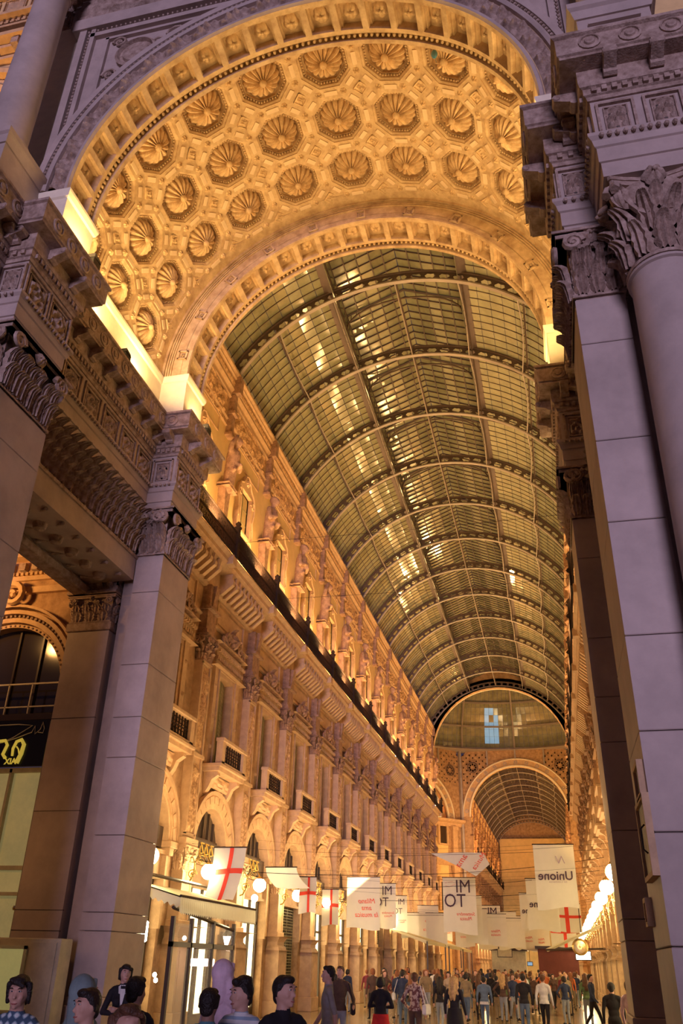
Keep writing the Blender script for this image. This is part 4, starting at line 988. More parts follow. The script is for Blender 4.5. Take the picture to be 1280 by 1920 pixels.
# ================================================================ the glass roof
RG, ZG = 7.77, 20.23; AF = math.degrees(math.acos(6.86 / RG)); STEP = 20.5
def glass_roof(yA, nb, near):
    t = empty('gallery_canopy', (XC, yA, ZG), label='barrel-vaulted iron and glass roof over the %s' % ('gallery, nearer arm' if near else 'far arm beyond the dome'), cat='roof', kind='thing')
    def part(name, b, m, smooth=False, kind=None):
        o = ob(name, b.mesh(name, m, smooth)); o.parent = t; o.matrix_parent_inverse = t.matrix_basis.inverted()
        if kind: o['kind'] = kind
        return o
    ncell = 28; a0, a1 = AF - 1, 180 - AF + 1
    rb = MB(); rb.arc(0, 0, [(RG - .03, -.09), (RG - .03, .09), (RG + .04, .09), (RG + .04, -.09)], a0, a1, 56)
    ME_RIB = rb.mesh('iron_rib', M_IRON)
    wb = MB(); wb.arc(0, 0, [(RG + .44, -.1), (RG + .44, .1), (RG + .50, .1), (RG + .50, -.1)], a0, a1, 56)
    for k in range(ncell):
        c0 = a0 + (a1 - a0) * k / ncell; c1 = a0 + (a1 - a0) * (k + 1) / ncell
        def pt(q, r): a = radians(c0 + (c1 - c0) * q); return (r * cos(a), r * sin(a))
        for y in (-.02, .02):
            O = [pt(0, RG + .04), pt(.5, RG + .04), pt(1, RG + .04), pt(1, RG + .44), pt(.5, RG + .44), pt(0, RG + .44)]
            I = [pt(.28, RG + .10), pt(.5, RG + .13), pt(.72, RG + .10), pt(.9, RG + .24), pt(.72, RG + .38), pt(.5, RG + .35), pt(.28, RG + .38), pt(.1, RG + .24)]
            vs = [(x, y, z) for (x, z) in O + I]
            wb.add(vs, [(0, 1, 7, 6), (1, 2, 8, 7), (2, 9, 8), (2, 3, 9), (3, 10, 9), (3, 4, 11, 10), (4, 5, 12, 11), (5, 13, 12), (5, 0, 13), (0, 6, 13)])
    ME_WEB = wb.mesh('rib_web', M_IRON2)
    for k in range(nb + 1):
        r = ob('iron_rib', ME_RIB, t, (0, k * BAY, 0)); ob('rib_web', ME_WEB, r)
        if near:
            c = MB()
            for s in (-1, 1): c.box(s * 6.7, s * 7.1, -.14, .14, 3.45, 3.85, b=.03)
            ob('rib_shoe', c.mesh('rib_shoe', M_IRON2), r)
    # purlins, bowed between the ribs
    angs = [90 + STEP * k for k in (-2, -1, 0, 1, 2)]
    for a in angs:
        ar_ = radians(a); b = MB(); d = MB()
        for k in range(nb):
            bow = .22 if a != 90 else .04
            pts = [((RG + bow * sin(PI * q / 8)) * cos(ar_), BAY * (k + q / 8), (RG + bow * sin(PI * q / 8)) * sin(ar_)) for q in range(9)]
            b.tube(pts, .032, 5); d.tube([((RG + .40) * cos(ar_), BAY * k, (RG + .40) * sin(ar_)), ((RG + .40) * cos(ar_), BAY * (k + 1), (RG + .40) * sin(ar_))], .04, 4)
            if a != 90:
                for q in range(1, 10): d.tube([((RG + .12) * cos(ar_), BAY * (k + q / 10), (RG + .12) * sin(ar_)), ((RG + .40) * cos(ar_), BAY * (k + q / 10), (RG + .40) * sin(ar_))], .012, 3)
        b.v = [(x, y, z) for x, y, z in b.v]
        o = ob('purlin', b.mesh('purlin', M_IRON, True), t); ob('purlin_truss', d.mesh('purlin_truss', M_IRON2), o)
    for s in (-1, 1):
        ob('gutter', MB().box(s * 6.75, s * 7.4, 0, BAY * nb, 3.62, 3.74).mesh('gutter', M_IRON2), t)
    # panes
    NA, NY = 5, 10; RGL = RG + .52; dA = STEP / NA
    base = angs[0] - 7 * dA      # lower edge sectors
    ids = [k for k in range(-7, 27) if not (NA <= k < 3 * NA)]
    dy = BAY / NY; ch = 2 * RGL * math.tan(radians(dA / 2)) - .02
    pane = MB(); pane.box(-ch / 2, ch / 2, -dy / 2 + .02, dy / 2 - .02, 0, .012); 
    ME_PN = pane.mesh('glass_pane', M_GLASS); ME_PNL = pane.mesh('glass_pane', M_GLASSL)
    rest = MB(); restl = MB(); rnd = random.Random(5); cnt = 0
    start = -1 if near else 0
    for j in range(start * NY, nb * NY):
        for k in ids:
            a = angs[0] + (k + .5) * dA
            if a < a0 or a > a1: continue
            ar_ = radians(a); y = (j + .5) * dy
            tw = rnd.uniform(-.008, .008)
            M = Matrix.Translation((RGL * cos(ar_), y, RGL * sin(ar_))) @ RY(PI / 2 - ar_ + tw) @ RX(.02 + tw)
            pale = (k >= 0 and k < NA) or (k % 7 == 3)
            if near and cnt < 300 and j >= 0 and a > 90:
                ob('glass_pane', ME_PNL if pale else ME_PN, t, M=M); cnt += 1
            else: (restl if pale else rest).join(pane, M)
    for b, m in ((rest, M_GLASS), (restl, M_GLASSL)):
        part_ = ob('glass_panes', b.mesh('glass_panes', m, recalc=False), t); part_['kind'] = 'stuff'
    # glazing bars
    gb_ = MB()
    for j in range(start * NY, nb * NY + 1):
        for (b0, b1) in ((a0, angs[1] - .0), (angs[3], a1)):
            gb_.arc(0, 0, [(RGL - .02, j * dy - .014), (RGL - .02, j * dy + .014), (RGL + .03, j * dy + .014), (RGL + .03, j * dy - .014)], b0, b1, 9 if near else 5)
    o = ob('glazing_bars', gb_.mesh('glazing_bars', M_IRON2, recalc=False), t); o['kind'] = 'stuff'
    # raised lantern along the middle
    xl = RG * cos(radians(angs[1])); zl = RG * sin(radians(angs[1])); hx = abs(xl)
    lb = MB(); ll = start * BAY
    for s in (-1, 1):
        lb.box(s * hx - .03, s * hx + .03, ll, nb * BAY, zl + .5, zl + .62); lb.box(s * hx - .03, s * hx + .03, ll, nb * BAY, zl + 1.2, zl + 1.3)
        for j in range(nb * 5): lb.box(s * hx - .02, s * hx + .02, j * BAY / 5 - .02, j * BAY / 5 + .02, zl + .5, zl + 1.25)
    o = ob('lantern_frame', lb.mesh('lantern_frame', M_IRON2), t)
    for s in (-1, 1):
        ob('lantern_ledge', MB().box(s * (hx - .02), s * (hx + .45), ll, nb * BAY, zl + .40, zl + .46).mesh('lantern_ledge', M_IRON2), t)
        o = ob('lantern_side_glass', MB().box(s * hx - .01, s * hx + .01, ll, nb * BAY, zl + .3, zl + 1.3).mesh('lantern_side_glass', M_GLASS), t)
    zr = zl + 1.28; zt = zr + 1.15
    for s in (-1, 1):
        nd = 5; L = sqrt(hx ** 2 + (zt - zr) ** 2); al = math.atan2(zt - zr, hx); cwid = L / nd
        lp_ = MB(); lpl = MB()
        for j in range(start * NY, nb * NY):
            for k in range(nd):
                q = (k + .5) / nd; x = s * hx * (1 - q); z = zr + (zt - zr) * q
                M = MT((x, (j + .5) * dy, z + .05)) @ RY(s * al + rnd.uniform(-.01, .01)) @ RX(.03 + rnd.uniform(-.012, .012))
                (lpl if k == 2 else lp_).join(MB().box(-cwid / 2 + .015, cwid / 2 - .015, -dy / 2 + .015, dy / 2 - .015, 0, .012), M)
        for b, m in ((lp_, M_GLASS), (lpl, M_GLASSL)):
            o = ob('lantern_glass', b.mesh('lantern_glass', m, recalc=False), t); o['kind'] = 'stuff'
        lb = MB()
        for j in range(start * NY, nb * NY + 1): lb.prism([(s * hx, zr - .02), (s * hx, zr + .05), (0, zt + .05), (0, zt - .02)], 'y', j * dy - .013, j * dy + .013)
        for k in (1, 2, 3, 4): lb.box(s * hx * (1 - k / nd) - .02, s * hx * (1 - k / nd) + .02, ll, nb * BAY, zr + (zt - zr) * k / nd - .02, zr + (zt - zr) * k / nd + .04)
        o = ob('lantern_bars', lb.mesh('lantern_bars', M_IRON2, recalc=False), t); o['kind'] = 'stuff'
    am = MB()
    P_ = [(hx * cos(PI * q / 16), .0, zl + .45 + 1.45 * sin(PI * q / 16)) for q in range(17)]
    am.tube(P_, .045, 5); am.tube([(-hx, 0, zr), (0, 0, zt - .02), (hx, 0, zr)], .06, 4)
    for q in (1, 2, 3, 13, 14, 15): am.tube([P_[q], (P_[q][0], 0, zr + (zt - zr) * (1 - abs(P_[q][0]) / hx))], .02, 3)
    ME_AM = am.mesh('lantern_arch', M_IRON2, True)
    for k in range(nb): ob('lantern_arch', ME_AM, t, (0, (k + .5) * BAY, 0))
    # closing strip behind the glass (night sky side, iron walkway)
    return t
glass_roof(Y0, NB, True); glass_roof(YF2 + .5, 11, False)
# ================================================================ octagon, dome, far end
def polyline_wall(name, p0, p1, zt, open_r, open_z, open_c, m, label):
    """wall in a vertical plane from p0 to p1 (world plan) with a round-headed opening; returns (empty, L, M)"""
    a = Vector(p0); b_ = Vector(p1); L = (b_ - a).length; d = (b_ - a).normalized(); n = Vector((d.y, -d.x))
    M = Matrix(((d.x, n.x, 0, a.x), (d.y, n.y, 0, a.y), (0, 0, 1, 0), (0, 0, 0, 1)))
    t = empty(name, (0, 0, 0), kind='structure', label=label); t.matrix_basis = M
    b = MB(); R = open_r; zs = open_z; c = open_c; vs = []; fs = []; N = 24
    b.box(0, c - R, -.6, 0, 0, zs).box(c + R, L, -.6, 0, 0, zs)
    for i in range(N + 1):
        an = PI * i / N; ex, ez = cos(an), sin(an)
        k = min(((L - c) if ex > 0 else c) / max(abs(ex), 1e-6), (zt - zs) / max(ez, 1e-6))
        for y in (0, -.6): vs += [(c + R * ex, y, zs + R * ez), (c + k * ex, y, zs + k * ez)]
    for i in range(N):
        q = 4 * i; fs += [(q, q + 1, q + 5, q + 4), (q, q + 4, q + 6, q + 2)]
    b.add(vs, fs); ob('wall_surface', b.mesh('wall_surface', m), t)
    return t, L
OC = Vector((XC, 107.3)); AP = 19.9; HSD = AP * math.tan(PI / 8)
cor = []
for k in range(8):
    a = -PI / 2 + PI / 8 + k * PI / 4; cor.append((OC.x + AP / cos(PI / 8) * cos(a), OC.y + AP / cos(PI / 8) * sin(a)))
LS = 2 * HSD
for k in range(8):
    p0, p1 = cor[(k + 1) % 8], cor[k]          # so that +y of the wall frame faces inwards
    # side k centre direction
    am = -PI / 2 + PI / 4 + k * PI / 4; arm = k in (1, 3, 5, 7)
    nme = 'wall_octagon_%d' % (k + 1)
    t, L = polyline_wall(nme, p0, p1, 30.2, 6.9 if arm else 5.6, 20.9 if arm else 20.3, LS / 2, M_FAC, 'octagon wall under the glass dome')
    # check facing: inward must be +y ; flip if needed
    fr = MB()
    R = 6.9 if arm else 5.6; zs = 20.9 if arm else 20.3
    if True:
        arch_fn(fr, R, R + .2, 0, .25, zs, 40, cx=LS / 2); arch_fn(fr, R + 1.0, R + 1.15, 0, .25, zs, 40, cx=LS / 2)
        ob('arch_moulding', fr.mesh('arch_moulding', M_PALE), t)
        bn = MB(); arch_fn(bn, R + .2, R + 1.0, 0, .1, zs, 40, cx=LS / 2); ob('arch_band', bn.mesh('arch_band', M_FAC2), t)
        rg = MB().lathe([(.24, 0), (.27, .06), (.15, .06), (.13, 0)], 10, axis='y', caps=False).mesh('ring', M_IRON)
        if k in (2, 3, 4):
            for j in range(15):
                an = PI * (j + .5) / 15; ob('ring', rg, t, (LS / 2 + (R + .6) * cos(an), .1, zs + (R + .6) * sin(an)))
        # pierced iron spandrels
        if k in (2, 3, 4):
            for sx in (-1, 1):
                cx, cz = LS / 2 + sx * 6.3, zs + 6.9
                q = MB(); q.lathe([(.75, 0), (.8, .12), (.7, .12), (.68, 0)], 16, (cx, .1, cz), 'y', caps=False)
                for j in range(8): q.lathe([(.14, .1), (.001, .1)], 8, (cx + .46 * cos(j * PI / 4), 0, cz + .46 * sin(j * PI / 4)), 'y')
                ob('pierced_rosette', q.mesh('pierced_rosette', M_IRON2), t)
                q = MB()
                rnd = random.Random(k)
                for i in range(9):
                    for j in range(5):
                        x, z = LS / 2 + sx * (4.3 + i * .48), 25.6 + j * .9 + (i % 2) * .4
                        if sqrt((x - LS / 2) ** 2 + (z - zs) ** 2) > R + 1.35 and sqrt((x - cx) ** 2 + (z - cz) ** 2) > .95 and z < 29.7 and abs(x - LS / 2) < 8.1: q.lathe([(.11, .12), (.001, .12)], 6, (x, 0, z), 'y')
                ob('pierced_holes', q.mesh('pierced_holes', M_IRON2), t)['kind'] = 'stuff'
            sp = MB(); 
            for x in (.15, LS - .15): sp.box(x - .15, x + .15, 0, .35, 0, 30.2)
            for x in (LS * .25, LS * .5, LS * .75): sp.box(x - .1, x + .1, .1, .3, (zs + R + 1.1) if abs(x - LS / 2) < .1 else 28.0, 30.2)
            ob('upright', sp.mesh('upright', M_IRON), t)
    if arm is False:
        # lunette painting, cornice, storeys
        pn = MB(); N = 24; pn.add([(LS / 2 + 5.6 * cos(PI * i / N), -.3, zs + 5.6 * sin(PI * i / N)) for i in range(N + 1)], [tuple(range(N + 1))]); ob('lunette_painting', pn.mesh('lunette_painting', M_ORANGE), t)
        ob('infill_wall', MB().box(LS / 2 - 5.6, LS / 2 + 5.6, -.5, -.05, 0, zs).mesh('infill_wall', M_PLAS), t)
        ob('cornice', MB().sweep([(0, 0), (L, 0)], [(-.2, 19.4), (.2, 19.4), (.3, 19.8), (.8, 20.0), (.9, 20.3), (-.2, 20.35)], side=-1).mesh('cornice', M_FAC2), t)
        ob('lower_cornice', MB().sweep([(0, 0), (L, 0)], [(-.2, 14.2), (.2, 14.2), (.8, 14.9), (.9, 15.3), (-.2, 15.35)], side=-1).mesh('lower_cornice', M_FAC2), t)
        for x in (3.6, LS / 2, LS - 3.6):
            ob('window_frame', win_frame(.6, 17, 19.3, .3, 0, .25).box(-.8, .8, 0, .3, 16.8, 17).mesh('window_frame', M_FAC2), t, (x, 0, 0)); ob('pane', MB().box(-.6, .6, 0, .05, 17, 19.3).mesh('pane', M_DARKG), t, (x, 0, 0))
            ob('window_frame', win_frame(.7, 8.5, 12, .3, 0, .25).box(-1.1, 1.1, 0, .6, 12.3, 12.7).mesh('window_frame', M_FAC2), t, (x, 0, 0)); ob('pane', MB().box(-.7, .7, 0, .05, 8.5, 12).mesh('pane', M_DARKG), t, (x, 0, 0))
        for x in (1.6, 5.5, LS - 5.5, LS - 1.6):
            ob('pilaster', MB().box(-.45, .45, 0, .4, 0, 13.4).box(-.55, .55, 0, .55, 13.4, 14.2).box(-.4, .4, 0, .35, 15.4, 18.9).box(-.5, .5, 0, .5, 18.9, 19.4).mesh('pilaster', M_FAC2), t, (x, 0, 0))
# dome
dm = empty('glass_dome', (OC.x, OC.y, 30.2), label='great glass dome with pale iron ribs and hoops over the octagon', cat='dome')
RD = AP * 1.0; HD = 15.5
def dp(q): return (RD * cos(q * PI / 2), HD * sin(q * PI / 2))
for k in range(16):
    a = PI / 2 + k * PI / 8; b = MB()
    pts = [(dp(q)[0] * cos(a), dp(q)[0] * sin(a), dp(q)[1]) for q in [i / 12 * .93 for i in range(13)]]
    b.tube(pts, .17, 5); ob('dome_rib', b.mesh('dome_rib', M_IRON, True), dm)
for q in (.01, .14, .28, .43, .6, .8, .93):
    r, z = dp(q); ob('dome_hoop', MB().lathe([(r - .12, z - .12), (r + .12, z - .12), (r + .12, z + .12), (r - .12, z + .12), (r - .12, z - .12)], 64, caps=False).mesh('dome_hoop', M_IRON), dm)
ob('dome_seat', MB().lathe([(AP - .6, -.02), (AP + 2.5, -.02), (AP + 2.5, .05), (AP - .6, .05), (AP - .6, -.02)], 64, caps=False).mesh('dome_seat', M_IRON), dm)
dk = MB(); rnd = random.Random(3); bl = MB(); bars = MB()
qs = [i / 22 * .93 for i in range(23)]; NA_ = 176
for i in range(22):
    (r0, z0), (r1, z1) = dp(qs[i]), dp(qs[i + 1]); r0 += .25; r1 += .25
    for k in range(NA_):
        a, c = 2 * PI * (k + .025) / NA_, 2 * PI * (k + .975) / NA_
        vs = [(r0 * cos(a), r0 * sin(a), z0 + .02), (r0 * cos(c), r0 * sin(c), z0 + .02), (r1 * cos(c), r1 * sin(c), z1), (r1 * cos(a), r1 * sin(a), z1)]
        # a few opaque panes glowing blue in place of the evening sky behind
        th = (k / NA_) * 360
        blue = (94.5 < th < 100.5 and i in (1, 2, 3)) or (97 < th < 101 and i in (5,)) or (95 < th < 103 and i == 4 and k % 2)
        (bl if blue else dk).add(vs, [(0, 1, 2, 3)])
for o_, m_ in ((dk, M_GLASS), (bl, M_SKYG)):
    o = ob('dome_glass', o_.mesh('dome_glass', m_, recalc=False), dm); o['kind'] = 'stuff'
# far end wall of the far arm
t, L = polyline_wall('wall_far_end', (XC + 8.5, YF2 + 58), (XC - 8.5, YF2 + 58), 30, 4.6, 17.2, 8.5, M_FAC, 'far end wall with a round arch')
ob('arch_moulding', arch_fn(MB(), 4.6, 5.3, 0, .3, 17.2, 30, cx=8.5).mesh('arch_moulding', M_FAC2), t)
ob('infill_wall', MB().box(2, 15, -.8, -.7, 0, 25).mesh('infill_wall', M_PLAS), t)
for x in (5.5, 8.5, 11.5): ob('pane', MB().box(x - .7, x + .7, -.7, -.66, 9, 12.5).mesh('pane', M_DARKG), t)
ob('cornice', MB().box(0, 17, 0, .5, 23.2, 24).box(0, 17, 0, .4, 14.6, 15.3).mesh('cornice', M_FAC2), t)
# ================================================================ portico wall left of the inner arch
def portico(s):
    w = empty('wall_portico_%s' % nm(s), (XC + s * 10, 20.5, 0), kind='structure', label='portico rear wall with arched shop window, %s of the arch' % nm(s))
    def part(n_, b, m, smooth=False):
        o = ob(n_, side(b, s).mesh(n_, m, smooth)); o.parent = w; o.matrix_parent_inverse = w.matrix_basis.inverted(); return o
    cx, zs, R = 10.64, 8.6, 1.95
    b = MB(); vs = []; fs = []; N = 24
    b.box(6.62, cx - R, 20.5, 21.6, 0, zs).box(cx + R, 20, 20.5, 21.6, 0, zs)
    for i in range(N + 1):
        a = PI * i / N; k = min(((9.4) if cos(a) > 0 else 4.0) / max(abs(cos(a)), 1e-6), 8.5 / max(sin(a), 1e-6))
        for y in (20.5, 21.1): vs += [(cx + R * cos(a), y, zs + R * sin(a)), (cx + k * cos(a), y, zs + k * sin(a))]
    for i in range(N):
        q = 4 * i; fs += [(q, q + 1, q + 5, q + 4), (q, q + 4, q + 6, q + 2)]
    part('wall_surface', b.add(vs, fs), M_FAC); part('ceiling', MB().box(6.7, 20, 13.4, 21, 16.6, 17), M_FAC)
    for (r0, r1, d) in ((1.93, 2.03, .06), (2.06, 2.2, .16), (2.3, 2.42, .26), (2.5, 2.58, .3)):
        t = MB().arc(0, 0, [(r0, 20.5), (r1, 20.5), (r1, 20.5 - d), (r0, 20.5 - d)], 0, 180, 30); t.v = [(cx + p[0], p[1], zs + p[2]) for p in t.v]; part('arch_moulding', t, M_FAC2)
    bd = MB()
    for k in range(48): a = PI * (k + .5) / 48; bd.ball((cx + 2.25 * cos(a), 20.36, zs + 2.25 * sin(a)), .055, 5, 3)
    for k in range(40): a = PI * (k + .5) / 40; bd.ball((cx + 1.98 * cos(a), 20.42, zs + 1.98 * sin(a)), .035, 5, 3)
    part('bead_moulding', bd, M_CARVE, True)['kind'] = 'stuff'
    k_ = MB(); k_.join(fl_scroll(.42, .12, 1.4, 18), MT((cx, 20.1, 11.45))); part('keystone', k_, M_FAC2, True)
    part('pane', MB().box(cx - 2, cx + 2, 20.8, 20.85, 7.8, 10.8), M_DARKG)
    g = MB(); 
    for x in (-.95, -.15, .65): g.box(cx + x - .03, cx + x + .03, 20.72, 20.8, 7.8, 10.5)
    part('glazing_bar', g, M_WOOD)
    r = MB(); r.box(cx - 2, cx + 1.95, 20.42, 20.46, 8.74, 8.78).box(cx - 2, cx + 1.95, 20.42, 20.46, 8.08, 8.11)
    for x in (-1.1, -.35, .6, 1.3): r.box(cx + x, cx + x + .03, 20.42, 20.46, 7.85, 8.76)
    part('steel_rail', r, M_PALE)
    # cornices of the rear wall above the arch
    for (z0, z1, d) in ((11.6, 11.8, .15), (12.05, 12.2, .1), (12.75, 12.95, .35), (13.2, 13.4, .5), (14.4, 14.7, .7)): part('moulding', MB().box(8.6, 19, 20.5 - d, 20.5, z0, z1), M_FAC2)
    for k in range(16):
        c = MB().box(8.9 + k * .42, 9.1 + k * .42, 20.3, 20.5, 12.36, 12.6); part('drop', c, M_CARVE)
    d = MB(); [d.box(8.7 + k * .16, 8.79 + k * .16, 20.34, 20.5, 12.0 + .2, 12.3) for k in range(60)]; part('dentil_band', d, M_FAC2)['kind'] = 'stuff'
    part('relief_band', MB().relief(10, .5, 120, 6, scrollwork(7, .1, 20)).xf(MT((13.6, 20.45, 13.8)) @ RZ(PI)), M_FRZ, True)
    # lower pilaster beside the inner arch with stacked capital blocks
    t = MB().box(7.2, 8.5, 20.05, 20.6, 0, 10.1, b=.02); part('lower_pilaster', t, M_BLOCK)
    for z in (2.45, 2.9, 5.2, 7.6): part('joint', MB().box(7.19, 8.51, 20.04, 20.1, z, z + .015), M_WOOD)
    part('capital', cap_flat(1.25, .8, .5, n=3).xf(MT((7.85, 20.05, 10.35)) @ RZ(PI)), M_CARVE, True)
    part('necking', MB().box(7.15, 8.55, 20.0, 20.6, 10.1, 10.35, b=.02), M_CARVE)
    for (z0, z1, d_) in ((11.2, 11.3, .12), (12.1, 12.22, .16), (12.6, 12.8, .25)): part('moulding', MB().box(7.1 - .0, 8.55 + d_, 20.0 - d_, 20.6, z0, z1, b=.015), M_CARVE)
    part('block', MB().box(7.15, 8.5, 20.05, 20.6, 11.3, 12.6), M_CARVE)
    for k in range(4):
        b = MB().prism([(0, 11.4), (.12, 11.5), (.2, 11.95), (.26, 12.08), (0, 12.08)], 'x', -.09, .09); part('bracket', b.xf(MT((7.38 + k * .32, 20.05, 0)) @ RZ(PI)), M_CARVE)
        b = MB().prism([(0, 12.25), (.1, 12.3), (.18, 12.55), (0, 12.58)], 'x', -.07, .07); part('bracket', b.xf(MT((7.38 + k * .32, 20.05, 0)) @ RZ(PI)), M_CARVE)
    for z in (11.75, 12.4): part('carved_panel', carved_panel(.5, .55, 4, 8).xf(MT((7.2, 20.3, z)) @ RZ(PI / 2)), M_CARVE, True)
    # shop below
    part('transom', MB().box(cx - 2.4, cx + 2.4, 20.3, 20.6, 7.68, 7.86, b=.01), M_WOOD)
    part('sign_panel', MB().box(cx - 2.4, cx + 1.95, 20.32, 20.4, 6.42, 7.68), M_BLACK)
    part('shop_pane', MB().box(cx - 1.95, cx + 1.95, 20.7, 20.75, 0, 6.4), M_SHOPDIM)
    for (x0, x1, z0, z1) in ((-1.95, 1.95, 6.3, 6.42), (-1.95, 1.95, 3.85, 3.95), (-1.95, 1.95, 3.25, 3.33), (-1.95, -1.87, 0, 6.4), (-.95, -.87, 0, 6.4), (.3, .38, 0, 6.4)): part('shop_frame', MB().box(cx + x0, cx + x1, 20.5, 20.62, z0, z1), M_PAPER)
    part('brass_pole', MB().lathe([(.05, 2.3), (.05, 7.6)], 10, (cx - 2.05, 20.25, 0)).lathe([(.09, 2.9), (.11, 2.95), (.09, 3.0)], 10, (cx - 2.05, 20.25, 0)), M_BRASS, True)
    part('brass_pole', MB().lathe([(.025, 2.3), (.025, 7.6)], 8, (cx - 2.2, 20.2, 0)), M_BRASS, True)
    return w
M_SHOPDIM = mat('dim_shop_window', (0.55, 0.5, 0.28), 0.4, var=0.25, scale=.8, bump=0, emit=(0.75, 0.62, 0.25), estr=0.18)
wl = portico(-1); portico(1)
# text helper
FONTS = {}
def textmesh(s_, size, mat_, name, extrude=.004, mirror=False, shear=0, bold=0, align='CENTER', sx=1):
    c = bpy.data.curves.new('t', 'FONT'); c.body = s_; c.size = size; c.align_x = align; c.align_y = 'CENTER'; c.extrude = extrude; c.shear = shear; c.offset = bold; c.resolution_u = 3; c.space_line = .95
    o = bpy.data.objects.new('t', c); COL.objects.link(o); dg = C.evaluated_depsgraph_get(); me = bpy.data.meshes.new_from_object(o.evaluated_get(dg))
    bpy.data.objects.remove(o); bpy.data.curves.remove(c)
    # font plane xy -> upright plane facing -y (towards the square)
    n = len(me.vertices); co = np.empty(n * 3); me.vertices.foreach_get('co', co); co = co.reshape(-1, 3)
    x = co[:, 0] * (-1 if mirror else 1) * sx; co = np.stack([x, -co[:, 2], co[:, 1]], 1); me.vertices.foreach_set('co', co.ravel())
    me.materials.clear(); me.materials.append(mat_); me.name = name; me.update(); return me
# lettering of the portico sign: white flourish line, yellow horn-shaped emblem, small white letters
def wpart(par, n_, me, loc): 
    o = ob(n_, me, par, M=world(par, MT(loc))); return o
fl_ = MB(); fl_.tube([(-15.6, 20.29, 7.55), (-14.2, 20.29, 7.56), (-13.75, 20.29, 7.52), (-14.3, 20.29, 7.2), (-14.7, 20.29, 7.05), (-14.2, 20.29, 7.18), (-13.9, 20.29, 7.28)], .015, 4)
fl_.tube([(-13.9, 20.29, 7.28), (-13.75, 20.29, 7.33), (-13.68, 20.29, 7.5), (-13.64, 20.29, 7.28), (-13.5, 20.29, 7.4), (-13.45, 20.29, 7.6), (-13.38, 20.29, 7.42), (-13.4, 20.29, 7.3), (-13.55, 20.29, 7.32)], .014, 4)
ob('sign_flourish', fl_.mesh('sign_flourish', M_CLOTH), wl, M=world(wl, Matrix()))
em = MB(); 
def ring_piece(pts, w0, w1):
    em.tube(pts, [w0 + (w1 - w0) * i / (len(pts) - 1) for i in range(len(pts))], 5)
ring_piece([(-14.02, 20.28, 6.5), (-13.93, 20.28, 6.75), (-13.9, 20.28, 7.0), (-14.0, 20.28, 7.13), (-14.15, 20.28, 7.08), (-14.22, 20.28, 6.9), (-14.2, 20.28, 6.7)], .07, .035)
ring_piece([(-14.12, 20.28, 6.95), (-14.05, 20.28, 6.88), (-14.0, 20.28, 6.75)], .02, .02)
ring_piece([(-14.75, 20.28, 7.1), (-14.5, 20.28, 7.12), (-14.42, 20.28, 7.0), (-14.5, 20.28, 6.75), (-14.4, 20.28, 6.65)], .045, .05)
ob('sign_emblem', em.mesh('sign_emblem', M_YEL, True), wl, M=world(wl, Matrix()))
wpart(wl, 'sign_letters', textmesh('XIA', .22, M_YEL, 'sign_letters', bold=.006, align='RIGHT'), (-14.05, 20.29, 6.55))
# display case with lit notice in front of the portico
t = empty('display_case', (-11.95, 19.35, 0), label='glazed display case with a lit yellowish notice beside the left pilaster', cat='display case')
ob('case', MB().box(-1.4, .85, -.25, .25, .3, 2.28, b=.02).box(-1.2, -1.0, -.15, .15, 0, .3).box(.5, .7, -.15, .15, 0, .3).mesh('case', M_BRASS2 if 'M_BRASS2' in globals() else M_PAPER), t)
ob('notice', MB().box(-1.15, -.05, -.27, -.25, .85, 2.05).mesh('notice', mat('lit_notice', (.5, .48, .25), .6, var=.15, bump=0, emit=(.6, .55, .2), estr=.3)), t)
fr = MB()
for (x0, x1, z0, z1) in ((-1.22, .02, 2.05, 2.12), (-1.22, .02, .78, .85), (-1.22, -1.15, .78, 2.12), (-.05, .02, .78, 2.12)): fr.box(x0, x1, -.29, -.25, z0, z1)
ob('gilt_frame', fr.mesh('gilt_frame', M_CLOTH), t); ob('side_panel', MB().box(.12, .75, -.27, -.25, .5, 2.2, b=.005).mesh('side_panel', M_PAPER), t)
# boards and plaques on the inner face of the right front pilaster
xr = XC + HP0
for (y0, y1, z0, z1, lab, nmx) in ((11.7, 12.3, 3.95, 4.35, 'small framed plaque, upper one on the right front pilaster', 'wall_plaque'), (11.62, 12.7, 3.0, 3.92, 'large framed notice board on the inner face of the right front pilaster', 'notice_board'), (13.2, 13.5, 2.5, 2.8, 'narrow pale plate low on the right front pilaster', 'wall_plate')):
    t = empty(nmx, (xr, (y0 + y1) / 2, (z0 + z1) / 2), label=lab, cat='board' if 'board' in nmx else 'plaque'); hy, hz = (y1 - y0) / 2, (z1 - z0) / 2
    ob('panel', MB().box(-.05, 0, -hy, hy, -hz, hz).mesh('panel', M_PAPER), t); f = MB()
    f.box(-.09, -.0, -hy - .03, -hy + .03, -hz - .03, hz + .03).box(-.09, 0, hy - .03, hy + .03, -hz - .03, hz + .03).box(-.09, 0, -hy, hy, -hz - .03, -hz + .03).box(-.09, 0, -hy, hy, hz - .03, hz + .03)
    ob('frame', f.mesh('frame', M_FAC2), t)
    if nmx == 'notice_board': ob('handle', MB().tube([(-.07, -.2, -.2), (-.12, -.2, -.15), (-.12, -.2, .1), (-.07, -.2, .15)], .012, 5).mesh('handle', M_RAIL), t)
